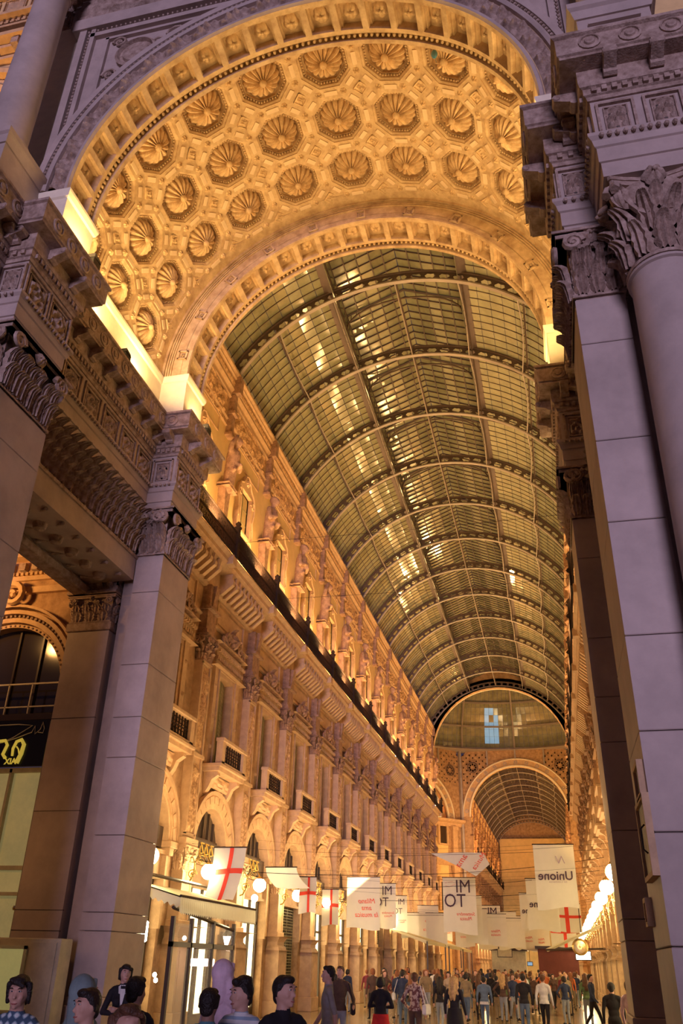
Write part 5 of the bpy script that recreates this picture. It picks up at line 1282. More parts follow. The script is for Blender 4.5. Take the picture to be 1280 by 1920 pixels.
# ================================================================ lamps
lb = MB()   # curled iron arm, local y away from the wall
lb.tube([(0, .30, 4.0), (0, .45, 4.05), (0, .60, 4.3), (0, .58, 4.62), (0, .75, 4.85), (0, 1.0, 4.8), (0, 1.08, 4.64)], .028, 6)
lb.tube([(0, .30, 4.75), (0, .5, 4.78), (0, .58, 4.62)], .02, 5); lb.join(fl_scroll(.16, .022, 1.5, 14).xf(RZ(PI / 2)), MT((0, .52, 4.28))); lb.join(fl_scroll(.12, .02, 1.5, 12).xf(RZ(PI / 2)), MT((0, .78, 4.66)))
lb.lathe([(.001, 4.66), (.09, 4.64), (.12, 4.56), (.10, 4.54)], 10, (0, 1.08, 0)); lb.box(-.06, .06, .26, .31, 3.85, 4.9)
ME_ARM = lb.mesh('bracket_arm', M_BRASS, True)
ME_GL = MB().ball((0, 0, 0), .235, 16, 10).mesh('globe', M_LAMP, True)
ords = ['first', 'second', 'third', 'fourth', 'fifth', 'sixth', 'seventh', 'eighth', 'ninth', 'tenth', 'eleventh', 'twelfth', 'thirteenth', 'fourteenth']
for s in (-1, 1):
    for k in range(NB + 2):
        y = Y0 - BAY + k * BAY + (.75 if k == 0 else 0)
        t = empty('wall_lamp', (0, 0, 0), label='glowing globe lamp on a curled bracket, %s from the entrance along the %s facade' % (ords[k], nm(s)), cat='lamp', group='globe lamps along the facades')
        t.matrix_basis = place(s, y); ob('bracket_arm', ME_ARM, t); ob('globe', ME_GL, t, (0, 1.08, 4.36))
    for k in range(12):
        t = empty('wall_lamp', (0, 0, 0), label='tiny globe lamp, %s one beyond the dome on the %s side' % (ords[k], nm(s)), cat='lamp', group='far globe lamps %s' % nm(s)); t.matrix_basis = place(s, YF2 + .5 + BAY * k)
        ob('globe', ME_GL, t, (0, 1.08, 4.36))
# paired lower bulbs under the first two lamps on the left
for (y, z) in ((22.5, 3.95), (31.9, 3.95)):
    tag(ob('light_bulb', MB().ball((0, 0, 0), .13, 12, 8).mesh('light_bulb', M_BULB, True), None, (-10.95, y, z)), 'small bright bulb beside the %s globe lamp on the left' % ('first' if y < 30 else 'third'), 'bulb')
# little lantern on its own bracket between the first shops
t = empty('small_lantern', (-10.9, 29.2, 2.0), label='small pointed glass lantern on a black arm by the grille', cat='lantern')
l = MB(); l.lathe([(.05, .35), (.13, .62), (.15, .68), (.04, .82), (.02, .95), (.001, 1.0)], 6); ob('lantern_body', l.mesh('lantern_body', M_RAIL), t)
ob('lantern_glass', MB().lathe([(.056, .37), (.137, .62)], 6, caps=False).mesh('lantern_glass', M_BULB), t); ob('arm', MB().tube([(-.5, 0, .1), (-.5, 0, .5), (-.5, 0, .3), (-.2, 0, .25), (0, 0, .35)], .02, 5).mesh('arm', M_RAIL), t)
# a few floodlights whose bare bulbs are seen on the left balcony and across the octagon
for (x, y, z, lab) in ((-11.2, 33.6, 16.6, 'bare floodlight behind the left balcony railing, nearest one'), (-10.9, 62, 15.6, 'bare floodlight on the left balcony, middle one'), (-10.9, 74, 15.6, 'bare floodlight on the left balcony, farther one'), (-10.9, 84, 15.6, 'bare floodlight on the left balcony, farthest one')):
    tag(ob('floodlight', MB().ball((0, 0, 0), .09, 8, 6).mesh('floodlight', M_BULB, True), None, (x, y, z)), lab, 'floodlight')
# ================================================================ cafe with awning
t = empty('awning', (-10.2, 24.9, 3.2), label='cream cafe awning with scalloped fringe above the glazed front', cat='awning')
A = MB(); XF, XB = -9.55, -10.95; YA, YB_ = 21.95, 28.0
A.add([(XB, YA, 3.73), (XB, YB_, 3.73), (XF, YB_, 3.36), (XF, YA, 3.36), (XB, YA, 3.70), (XB, YB_, 3.70), (XF, YB_, 3.33), (XF, YA, 3.33)], [(0, 1, 2, 3), (4, 7, 6, 5), (0, 4, 5, 1), (1, 5, 6, 2), (0, 3, 7, 4)])
o = ob('canopy', A.mesh('canopy', M_AWN)); o.parent = t; o.matrix_parent_inverse = t.matrix_basis.inverted()
V = MB(); n = 44; L = YB_ - YA
for k in range(n):
    a, b = YA + L * k / n, YA + L * (k + 1) / n; m = (a + b) / 2; zz = 2.98
    V.add([(XF, a, 3.36), (XF + .02, m, 3.36), (XF, b, 3.36), (XF, b, zz + .03), (XF + .05, m, zz - .05), (XF, a, zz + .03)], [(0, 1, 4, 5), (1, 2, 3, 4)])
for k in range(8):
    a, b = XB + (XF - XB) * k / 8, XB + (XF - XB) * (k + 1) / 8; za = 3.73 - .37 * k / 8; zb = 3.73 - .37 * (k + 1) / 8
    V.add([(a, YA, za), (b, YA, zb), (b, YA, zb - .22), ((a + b) / 2, YA, (za + zb) / 2 - .30), (a, YA, za - .22)], [(0, 1, 2, 3, 4)])
o = ob('scalloped_fringe', V.mesh('scalloped_fringe', M_AWN, recalc=False)); o.parent = t; o.matrix_parent_inverse = t.matrix_basis.inverted()
o = ob('rail', MB().tube([(XB + .1, YA, 3.95), (XB + .1, YB_ + .1, 3.95)], .05, 6).tube([(XF, YA, 3.37), (XF, YB_, 3.37)], .035, 6).mesh('rail', M_WOOD)); o.parent = t; o.matrix_parent_inverse = t.matrix_basis.inverted()
t = empty('cafe_vestibule', (-10, 24.5, 0), label='dark-framed glazed cafe vestibule under the cream awning', cat='vestibule')
def vp(n_, b, m):
    o = ob(n_, b.mesh(n_, m)); o.parent = t; o.matrix_parent_inverse = t.matrix_basis.inverted(); return o
for y in (22.05, 23.3, 24.9, 26.6): vp('post', MB().box(-9.78, -9.68, y - .05, y + .05, 0, 2.9), M_WOOD)
vp('rail', MB().box(-9.78, -9.68, 22, 26.65, 2.2, 2.32), M_WOOD); vp('rail', MB().box(-9.78, -9.68, 22, 26.65, 0, .3), M_WOOD)
vp('sloping_beam', MB().tube([(-9.73, 21.95, 3.1), (-9.73, 26.6, 2.72)], .05, 4), M_WOOD); vp('end_frame', MB().box(-10.95, -9.7, 26.55, 26.65, 2.2, 2.3).box(-10.95, -10.87, 26.55, 26.65, 0, 2.3), M_WOOD)
M_CLEAR = mat('clear_pane', (1, 1, 1), .03, var=0, bump=0, spec=.5, alpha=.16)
for (a, b) in ((22.1, 23.25), (23.35, 24.85), (24.95, 26.55)):
    for (z0, z1) in ((.32, 2.18), (2.34, 2.75)): vp('pane', MB().box(-9.735, -9.725, a, b, z0, z1), M_CLEAR)
# things glimpsed inside the cafe
for (y, z, x, wh) in ((24.7, 2.45, -10.5, 'upper pair, left'), (25.2, 2.45, -10.5, 'upper pair, right'), (23.2, 1.55, -10.6, 'lower pair, upper'), (23.3, 1.42, -10.6, 'lower pair, lower')): tag(ob('light_bulb', MB().ball((0, 0, 0), .06, 8, 6).mesh('light_bulb', M_BULB, True), None, (x, y, z)), 'small warm bulb inside the glazed cafe, %s' % wh, 'bulb', 'bulbs inside the cafe')
tag(ob('lit_sign', MB().box(-.45, .45, -.04, .04, -.1, .1, b=.02).mesh('lit_sign', mat('lit_sign_face', (1, .9, .9), .4, var=0, bump=0, emit=(1, .75, .75), estr=5)), None, (-10.55, 26.3, 1.85), (0, 0, PI / 3)), 'glowing white and pink sign seen through the cafe glass', 'sign')
tag(ob('wall_light', MB().box(-.06, .06, -.06, .06, -.25, .25, b=.03).mesh('wall_light', M_BULB), None, (-10.75, 22.6, 2.55)), 'tall bright wall light behind the first cafe pane', 'lamp')
# far awnings: three on the left, one on the right with a round emblem
for i, (y0, y1, z) in enumerate(((57, 66, 3.5), (68, 76, 3.45), (77.5, 85, 3.4))):
    t = empty('awning', (-9.5, y0, z), label='long cream awning farther along the left shops, %s of three' % ('nearest', 'middle', 'farthest')[i], cat='awning')
    o = ob('canopy', MB().add([(-11.1, y0, z + .55), (-11.1, y1, z + .55), (-8.2, y1, z - .25), (-8.2, y0, z - .25), (-11.1, y0, z + .5), (-11.1, y1, z + .5), (-8.2, y1, z - .45), (-8.2, y0, z - .45)], [(0, 1, 2, 3), (4, 7, 6, 5), (0, 3, 7, 4), (3, 2, 6, 7), (1, 5, 6, 2)]).mesh('canopy', M_AWN)); o.parent = t; o.matrix_parent_inverse = t.matrix_basis.inverted()
    b = MB(); [b.box(-8.25, -8.17, y, y + .08, 0, z - .3) for y in (y0, y1 - .1)]; o = ob('post', b.mesh('post', M_WOOD)); o.parent = t; o.matrix_parent_inverse = t.matrix_basis.inverted()
t = empty('awning', (0.8, 47, 2.9), label='slanting cream awning with a round gilt emblem on the right side', cat='awning')
o = ob('canopy', MB().add([(1.9, 46.5, 3.9), (1.9, 51, 3.9), (-.9, 51, 2.75), (-.9, 46.5, 2.75), (1.9, 46.5, 3.84), (1.9, 51, 3.84), (-.9, 51, 2.68), (-.9, 46.5, 2.68)], [(0, 1, 2, 3), (4, 7, 6, 5), (0, 3, 7, 4), (3, 2, 6, 7), (0, 4, 5, 1)]).mesh('canopy', M_AWN)); o.parent = t; o.matrix_parent_inverse = t.matrix_basis.inverted()
o = ob('beam', MB().tube([(-.9, 46.45, 2.7), (1.9, 46.45, 2.8)], .05, 6).mesh('beam', M_WOOD)); o.parent = t; o.matrix_parent_inverse = t.matrix_basis.inverted()
e = MB(); e.lathe([(.36, -.04), (.38, -.1), (.30, -.12), (.28, -.06), (.001, -.08)], 20, axis='y'); e.join(fl_scroll(.16, .03, 1.3, 12), MT((0, -.1, 0)))
o = ob('emblem', e.mesh('emblem', M_BRASS, True)); o.parent = t; o.matrix_parent_inverse = t.matrix_basis.inverted() @ MT((.72, 46.35, 2.85))
for (x, y, z, w_, h, lab, m) in ((-5.2, 84, 3.0, 1.3, .7, 'small pale screen hanging above the distant crowd', M_PAPER), (1.0, 56, 2.6, .9, .5, 'lit picture screen on the right above the crowd', M_BULB), (-3.1, 84.5, 2.2, .5, .35, 'small bluish lit screen in the middle distance', M_SKYG)):
    t = empty('screen', (x, y, z), label=lab, cat='screen'); ob('face', MB().box(-w_ / 2 + .05, w_ / 2 - .05, -.06, -.05, -h / 2 + .05, h / 2 - .05).mesh('face', m), t); ob('housing', MB().box(-w_ / 2, w_ / 2, -.05, .05, -h / 2, h / 2, b=.01).mesh('housing', M_BLACK), t)
    ob('hanger', MB().box(-.02, .02, -.02, .02, h / 2, 6.0 - z).mesh('hanger', M_RAIL), t)
# kiosk / stage box in the distance
t = empty('kiosk', (-.6, 79, 0), label='dark reddish kiosk beyond the crowd, right of centre', cat='kiosk'); ob('body', MB().box(-1.6, 1.6, 0, 2.4, 0, 3.3).mesh('body', mat('maroon_panel', (.16, .04, .03), .6, var=.1, bump=0)), t); ob('roof', MB().box(-1.8, 1.8, -.3, 2.6, 3.3, 3.5).mesh('roof', M_WOOD), t); ob('counter', MB().box(-1.5, 1.5, -.25, 0, 1.1, 1.25).mesh('counter', M_PAPER), t)
t = empty('kiosk', (-5.0, 86, 0), label='pale kiosk with dark roof in the far left middle', cat='kiosk'); ob('body', MB().box(-1.5, 1.5, 0, 2.2, 0, 3.2).mesh('body', M_PAPER), t); ob('roof', MB().box(-1.7, 1.7, -.3, 2.4, 3.2, 3.5).mesh('roof', M_WOOD), t)
# ================================================================ cables and banners
def cable(y, z0, z1, sag, x0=-11.6, x1=2.4, y2=None, r=.008, lab=''):
    pts = [(x0 + (x1 - x0) * q / 16, y + ((y2 or y) - y) * q / 16, z0 + (z1 - z0) * q / 16 - sag * 4 * (q / 16) * (1 - q / 16)) for q in range(17)]
    tag(ob('cable', MB().tube(pts, r, 4).mesh('cable', M_RAIL)), lab, 'cable')
cable(27.2, 16.3, 16.3, .1, lab='thin steel cable across the gallery high above, nearest one')
cable(32.5, 16.1, 16.1, .1, lab='thin steel cable across the gallery high above, second one')
M_BT = {}
def bmesh_cloth(w, h, seed, fold=0.05, twist=0):
    rnd = random.Random(seed); ph = rnd.uniform(0, 6); vs = []; nx, nz = 8, 10; fs = []
    for j in range(nz + 1):
        v = j / nz
        for i in range(nx + 1):
            u = i / nx; vs.append((w * (u - .5) + twist * v * v * .5, fold * v * sin(u * 6 + ph + v * 2) + twist * v * .4 * u, -h * v * (1 + .03 * sin(u * 5 + ph))))
    for j in range(nz):
        for i in range(nx): a = j * (nx + 1) + i; fs.append((a, a + 1, a + nx + 2, a + nx + 1))
    return vs, fs
bseed = [0]
def banner(kind, x0, x1, y, zt, zb, lab, cab=True, twist=0, cz=None):
    bseed[0] += 1; w, h = x1 - x0, zt - zb; xm = (x0 + x1) / 2
    t = empty('banner', (xm, y, zt), label=lab, cat='banner', group='cloth banners hung across the gallery')
    b = MB(); vs, fs = bmesh_cloth(w, h, bseed[0], .05, twist); b.add(vs, fs); b.add([(p[0], p[1] + .008, p[2]) for p in vs], [f[::-1] for f in fs])
    ob('cloth', b.mesh('cloth', M_CLOTH, True, recalc=False), t)
    ob('pole', MB().tube([(-w / 2 - .03, 0, .02), (w / 2 + .03, 0, .02)], .02, 5).mesh('pole', M_RAIL), t)
    def tx(s_, size, m, x, z, **k): ob('lettering', textmesh(s_, size, m, 'lettering', extrude=.002, mirror=True, **k), t, (x, -.075, z))
    if kind == 'cross':
        def strip(i0, i1, j0, j1):
            q = MB(); nx = 9; S_ = []
            V_ = []; F_ = []; ix = {}
            for j in range(j0, j1):
                for i in range(i0, i1): a = j * nx + i; F_.append((a, a + 1, a + nx + 1, a + nx))
            for f in F_:
                for v_ in f:
                    if v_ not in ix: ix[v_] = len(V_); V_.append((vs[v_][0], vs[v_][1] - .012, vs[v_][2]))
            F_ = [tuple(ix[v_] for v_ in f) for f in F_]
            q.add(V_, F_); return q.mesh('red_cross', M_RED, True, recalc=False)
        ob('red_cross', strip(4, 5, 0, 10), t); ob('red_cross', strip(0, 8, 4, 5), t)
    elif kind == 'mito':
        tx('MI', w * .52, M_INK, w * .12, -h * .17, sx=.9); tx('TO', w * .52, M_INK, -w * .14, -h * .43, sx=.9)
        r = MB().tube([(-w * .42, -.07, -h * .1), (-w * .2, -.07, -h * .07), (-w * .12, -.07, -h * .12), (-w * .3, -.07, -h * .17), (-w * .42, -.07, -h * .14)], .006, 3); ob('ornament', r.mesh('ornament', M_RED), t)
        tx('Settembre\nMusica', w * .13, M_RED, w * .18, -h * .70, shear=.3)
    elif kind == 'milano': tx('Milano\nama\nla musica', w * .19, M_RED, w * .12, -h * .60, shear=.3, align='CENTER')
    elif kind == 'unione': tx('Unione', w * .29, M_INK, 0, -h * .50, bold=.006); tx('N', w * .26, M_STATL, w * .18, -h * .25, shear=.4); tx('del Commercio', w * .07, M_STATL, w * .05, -h * .59)
    elif kind == 'small': tx('Milano\nmusica', w * .16, M_RED, 0, -h * .6, shear=.3)
    if cab:
        zc = zt + .03
        pts = [(-11.6 + 14.0 * q / 16, y + .02, zc + .35 * ((q / 8 - 1) ** 2 - ((xm - XC) / 7.0) ** 2)) for q in range(17)]
        tag(ob('cable', MB().tube(pts, .004, 3).mesh('cable', M_RAIL)), 'thin dark cable carrying the banner: ' + ' '.join(lab.split()[:9]), 'cable')
M_STATL = mat('grey_print', (.45, .35, .38), .8, var=0, bump=0)
k = (5.9 - 1.95)
def B(kind, Y, xa, xb, zt, zb, ztn, lab, **kw):   # rescale towards the viewpoint to the hanging height ztn
    f_ = (ztn - 1.95) / (zt - 1.95); banner(kind, xa * f_, xb * f_, Y * f_, ztn, 1.95 + (zb - 1.95) * f_, lab, **kw)
B('cross', 32.9, -13.09, -11.77, 5.8, 3.9, 5.05, 'white banner with red cross, nearest at left above the awning', twist=-.5)
B('plain', 40.4, -13.4, -11.9, 5.8, 4.93, 5.1, 'plain white banner blown sideways beside the nearest red cross banner', twist=.9)
B('cross', 45.3, -13.14, -12.23, 5.8, 4.12, 4.95, 'narrow white banner with red cross beside the third left lamp')
B('cross', 53.3, -14.0, -12.97, 5.8, 3.86, 4.95, 'red cross banner farthest along the left shops')
B('milano', 54.6, -12.76, -10.69, 6.6, 3.74, 5.75, 'large white banner with small red writing, left of the black lettered ones')
B('mito', 59.1, -12.01, -10.51, 6.6, 3.97, 5.75, 'white banner with black MITO letters, just right of the large red-lettered one')
B('mito', 70.2, -12.74, -11.61, 6.6, 4.07, 5.75, 'smaller banner with black MITO letters, third from left group')
B('plain', 78, -13.42, -11.9, 5.8, 3.9, 5.1, 'pale plain banner low behind the left lamps')
B('milano', 81.8, -12.57, -10.70, 6.6, 3.95, 5.75, 'mid-distance banner with faint red writing left of centre')
B('mito', 61.8, -7.73, -5.50, 7.2, 3.81, 6.1, 'largest central banner with tall black MITO letters')
B('small', 75.6, -8.21, -6.3, 7.0, 4.05, 5.9, 'white banner half hidden behind the largest central MITO banner')
B('mito', 93.7, -12.2, -10.9, 6.6, 4.1, 5.8, 'distant slim banner left of the central MITO banner')
B('mito', 80.9, -6.96, -5.18, 6.6, 3.61, 5.8, 'black-lettered MITO banner right of the largest central one')
B('small', 90.4, -6.1, -4.3, 6.6, 3.39, 5.8, 'banner with small red writing right of centre in the distance')
B('mito', 98.1, -4.95, -4.1, 6.6, 3.53, 5.8, 'far narrow lettered banner at the centre')
B('unione', 72.3, -3.1, -1.2, 7.0, 4.51, 5.85, 'third and farthest of the Unione banners')
B('unione', 60.0, -2.1, -.15, 7.0, 3.99, 5.85, 'second Unione banner, overlapped by the nearest')
B('unione', 51.0, -1.23, .97, 8.0, 4.76, 5.95, 'nearest and largest Unione banner at right')
B('cross', 67.8, -0.9, 1.34, 6.0, 4.2, 5.3, 'red striped banner behind the nearest Unione banner')
B('cross', 91.2, -1.19, 1.19, 6.0, 3.72, 5.1, 'lower far banner with a red stripe at right')
for i, (x, y, w_) in enumerate(((-8.8, 66, 1.5), (-7.4, 72, 1.5), (-6.3, 80, 1.6), (-4.6, 66, 1.5), (-3.6, 72, 1.5), (-2.9, 80, 1.6), (-5.4, 60, 1.4), (-2.0, 84, 1.6))):
    banner('small' if i % 2 else 'plain', x - w_ / 2, x + w_ / 2, y, 5.2, 3.2, '%s pale banner of the distant row over the crowd, counted from the left' % ords[i])
# sheet caught on a cable, folded into a triangle
f_ = (6.75 - 1.95) / 7.55; y = 68.5 * f_
t = empty('banner', (-7.2 * f_, y, 6.75), label='white sheet folded into a triangle on a cable, faint red writing', cat='banner')
x0, x1 = (-9.41 + 7.2) * f_, (-4.95 + 7.2) * f_
b = MB(); vs = [(x0, 0, 0), (0, .02, .05), (x1 * .8, 0, .02), (x1, -.05, -.5), (x1 * .52, .05, -1.02), (0, .0, -.62)]; b.add(vs + [(p[0], p[1] + .02, p[2]) for p in vs], [(0, 1, 5), (1, 2, 4, 5), (2, 3, 4), (6, 11, 7), (7, 11, 10, 8), (8, 10, 9)] + [(i, (i + 1) % 6, 6 + (i + 1) % 6, 6 + i) for i in range(6)])
ob('cloth', b.mesh('cloth', M_CLOTH), t); ob('lettering', textmesh('ama', .42, M_RED, 'lettering', mirror=True, shear=.3), t, M=MT((.1, -.08, -.32)) @ RY(-.9)); ob('lettering', textmesh('Musica', .34, M_RED, 'lettering', mirror=True, shear=.3), t, M=MT((.95, -.10, -.34)) @ RY(-.9))
cable(y + .01, 6.6, 6.9, .05, lab='dark cable carrying the folded triangular sheet')
for i, yy in enumerate((30, 36, 44, 58)):
    cable(yy, 4.7, 6.6, .4, x0=-11.2, x1=2.2, y2=yy + 14, r=.010, lab='sagging dark cable slanting across the gallery, %s from the entrance' % ords[i])
tag(ob('toy_balloon', MB().ball((0, 0, 0), .13, 10, 7, sc=(.7, .5, 1.4)).tube([(0, 0, -.15), (.05, 0, -.4)], .006, 4).mesh('toy_balloon', mat('blue_foil', (.1, .3, .45), .3, var=0, bump=0), True), None, (-1.25, 14.2, 24.2)), 'small blue balloon caught under the coffered vault', 'balloon')
# ================================================================ people
def cloth(name, c, rough=.85, **k): return mat(name, c, rough, var=k.pop('var', .12), scale=7, bump=.1, bscale=30, **k)
def patterned(name, kind, cols, scale):
    m = mat(name, cols[0], .85, var=0, bump=0); nt = m.node_tree; N = nt.nodes; L = nt.links; p = N['Principled BSDF']; tc = N.new('ShaderNodeTexCoord')
    rp = N.new('ShaderNodeValToRGB'); e = rp.color_ramp.elements; rp.color_ramp.interpolation = 'CONSTANT'
    e[0].color = (*cols[0], 1); e[1].color = (*cols[1], 1); e[1].position = .55
    if len(cols) > 2: q = e.new(.75); q.color = (*cols[2], 1)
    if kind == 'stripe':
        w = N.new('ShaderNodeTexWave'); w.bands_direction = 'Z'; w.inputs['Scale'].default_value = scale; L.new(tc.outputs['Object'], w.inputs['Vector']); L.new(w.outputs['Fac'], rp.inputs['Fac'])
    elif kind == 'plaid':
        w = N.new('ShaderNodeTexWave'); w.bands_direction = 'Z'; w.inputs['Scale'].default_value = scale; L.new(tc.outputs['Object'], w.inputs['Vector'])
        v = N.new('ShaderNodeTexWave'); v.bands_direction = 'X'; v.inputs['Scale'].default_value = scale; L.new(tc.outputs['Object'], v.inputs['Vector'])
        a = N.new('ShaderNodeMath'); a.operation = 'ADD'; L.new(w.outputs['Fac'], a.inputs[0]); L.new(v.outputs['Fac'], a.inputs[1]); b = N.new('ShaderNodeMath'); b.operation = 'MULTIPLY'; b.inputs[1].default_value = .5; L.new(a.outputs[0], b.inputs[0]); L.new(b.outputs[0], rp.inputs['Fac'])
    else:
        w = N.new('ShaderNodeTexNoise'); w.inputs['Scale'].default_value = scale; L.new(tc.outputs['Object'], w.inputs['Vector']); L.new(w.outputs['Fac'], rp.inputs['Fac']); e[1].position = .5
    L.new(rp.outputs['Color'], p.inputs['Base Color']); return m
SKIN = mat('skin', (.60, .33, .24), .55, var=.06, bump=0); SKIND = mat('darker_skin', (.36, .19, .13), .55, var=.06, bump=0)
H_DARK = mat('dark_hair', (.02, .012, .01), .5, var=.3, scale=20, bump=.4, bscale=60); H_BROWN = mat('brown_hair', (.12, .05, .025), .5, var=.3, scale=20, bump=.4, bscale=60)
H_BLOND = mat('blonde_hair', (.55, .33, .13), .45, var=.25, scale=20, bump=.4, bscale=60); H_RED = mat('auburn_hair', (.28, .09, .03), .5, var=.25, scale=20, bump=.4, bscale=60)
BLK = cloth('black_cloth', (.018, .014, .018)); JEAN = cloth('blue_jeans', (.10, .14, .22)); JEANL = cloth('pale_jeans', (.30, .32, .36)); DENIM = cloth('denim_jacket_cloth', (.12, .17, .25)); GREY = cloth('grey_cloth', (.32, .28, .26)); BROWN = cloth('brown_cloth', (.10, .055, .04))
WHITE = cloth('white_cloth', (.75, .70, .66)); PINK = cloth('pink_hood_cloth', (.72, .50, .58)); TEAL = cloth('teal_cloth', (.10, .25, .30)); HOODG = cloth('grey_green_hood_cloth', (.20, .26, .26)); REDC = cloth('red_skirt_cloth', (.65, .03, .03)); ORNG = cloth('orange_cloth', (.6, .16, .05)); BEIGE = cloth('beige_cloth', (.5, .38, .26)); NAVY = cloth('navy_cloth', (.03, .04, .09)); SHOE = cloth('dark_shoe_leather', (.02, .015, .015)); KHAKI = cloth('khaki_cloth', (.28, .20, .11)); GREEN = cloth('green_cloth', (.12, .18, .08)); MAROON = cloth('maroon_cloth', (.22, .04, .05))
STRIPE = patterned('striped_knit', 'stripe', ((.75, .72, .70), (.32, .42, .52)), 5.5); PLAID = patterned('plaid_shirt_cloth', 'plaid', ((.06, .10, .16), (.25, .36, .42), (.65, .70, .70)), 5); FLORAL = patterned('flowered_blouse_cloth', 'f', ((.50, .36, .30), (.16, .06, .06)), 16)
EYEW = mat('eye_white', (.7, .65, .6), .3, var=0, bump=0); LIP = mat('lips', (.42, .12, .10), .5, var=0, bump=0)
def hm(yaw, pitch=0): return MT((0, 0, 1.50)) @ RZ(yaw) @ RX(pitch) @ MT((0, 0, -1.50))
def body_prims(pose='stand', yaw=0, pitch=0, female=False, sleeves=True, stride=0, fingers=True):
    sw = .175 if not female else .155; P = []; H = hm(yaw, pitch)
    def h(p): return tuple(H @ Vector(p))
    R3 = H.to_3x3().to_4x4()
    P.append(('e', h((0, .01, 1.645)), (.082, .100, .112), 0, R3)); P.append(('e', h((0, -.03, 1.585)), (.056, .062, .062), 0, R3)); P.append((h((0, -.085, 1.655)), h((0, -.108, 1.615)), .010, .016, 0))
    P.append(('e', h((0, -.088, 1.685)), (.055, .012, .012), 0, R3)); P.append(('e', h((0, -.085, 1.568)), (.026, .014, .010), 0, R3)); P.append(('e', h((0, -.075, 1.542)), (.022, .02, .016), 0, R3))
    for s in (-1, 1): P.append(('e', h((s * .080, .01, 1.635)), (.012, .020, .032), 0, R3)); P.append(('e', h((s * .042, -.062, 1.615)), (.022, .02, .022), 0, R3))
    P.append(((0, .02, 1.42), h((0, .012, 1.57)), .068, .058, 0))
    P += [('e', (0, 0, 1.27), (sw * .95, .105, .20), 1), ((-sw * .85, .01, 1.415), (sw * .85, .01, 1.415), .064, .064, 1), ((-.10, .015, 1.435), (.10, .015, 1.435), .056, .056, 1), ((0, .01, 1.38), (0, .015, 1.475), .088, .072, 1), ('e', (0, 0, 1.08), (.140 if not female else .125, .095, .16), 1), ('e', (0, .01, .94), (.165, .115, .12), 1 if pose != 'tuck' else 2)]
    if female: P += [('e', (-.07, -.075, 1.27), (.065, .06, .065), 1), ('e', (.07, -.075, 1.27), (.065, .06, .065), 1)]
    for s in (-1, 1):
        st = stride * s
        hip = (s * .085, .01, .90); kn = (s * .095, -.03 - st * .16, .50 + abs(st) * .02); an = (s * .095, .03 + (st * .22 if st < 0 else -st * .10) * -1 * (1 if st < 0 else 1), .09)
        if st < 0: an = (s * .095, .33 * abs(stride) + .02, .15)
        elif st > 0: an = (s * .095, -.30 * abs(stride) - .02, .09)
        if st < 0: kn = (s * .095, .08 * abs(stride), .49)
        P += [(hip, kn, .088, .060, 2), (kn, an, .058, .042, 2), (an, (an[0] + s * .02, an[1] - .14, an[2] - .045), .042, .034, 3), ('e', (an[0], an[1] + .02, an[2] - .04), (.038, .05, .04), 3)]
        sh = (s * (sw + .02), .01, 1.39); mu = 1 if sleeves else 0
        if pose == 'hips' and s > 0: el = (s * .40, .06, 1.16); wr = (s * .24, -.04, .98)
        elif pose == 'bag' and s > 0: el = (s * .32, .03, 1.12); wr = (s * .30, -.20, 1.00)
        elif pose == 'fold': el = (s * .27, -.02, 1.13); wr = (-s * .02, -.20, 1.14 + .03 * s)
        elif pose == 'phone' and s < 0: el = (s * .27, -.08, 1.14); wr = (s * .13, -.16, 1.42)
        else: el = (s * (sw + .075), .03 + .10 * st, 1.11); wr = (s * (sw + .08), -.05 + .26 * st, .87)
        P += [(sh, el, .054, .044, 1), (el, wr, .043, .031, mu)]
        d = (Vector(wr) - Vector(el)).normalized(); pc = Vector(wr) + d * .05; P.append((wr, tuple(pc + d * .02), .028, .032, 0))
        if fingers:
            side_ = Vector((0, 1, 0)) if abs(d.z) > .6 else Vector((0, 0, 1)); side_ = (side_ - d * side_.dot(d)).normalized(); cu = Vector((-s, 0, 0)) * .25
            for i, ln in enumerate((.058, .07, .072, .062)):
                q = pc + d * .03 + side_ * (.024 - i * .0165) * -1; m1 = q + d * ln * .55; P.append((tuple(q), tuple(m1), .0105, .010, 0)); P.append((tuple(m1), tuple(m1 + (d + cu).normalized() * ln * .5), .010, .0085, 0))
            q = pc - side_ * .028; P.append((tuple(q - d * .01), tuple(q - side_ * .02 + d * .05), .013, .010, 0))
    return P
def hem(cc, idx):
    torso = (np.abs(cc[:, 0]) < .185) & (cc[:, 2] > .70) & (cc[:, 2] < 1.15) & ((idx == 1) | (idx == 2))
    idx = idx.copy(); idx[torso] = np.where(cc[torso, 2] > .90, 1, 2); return idx
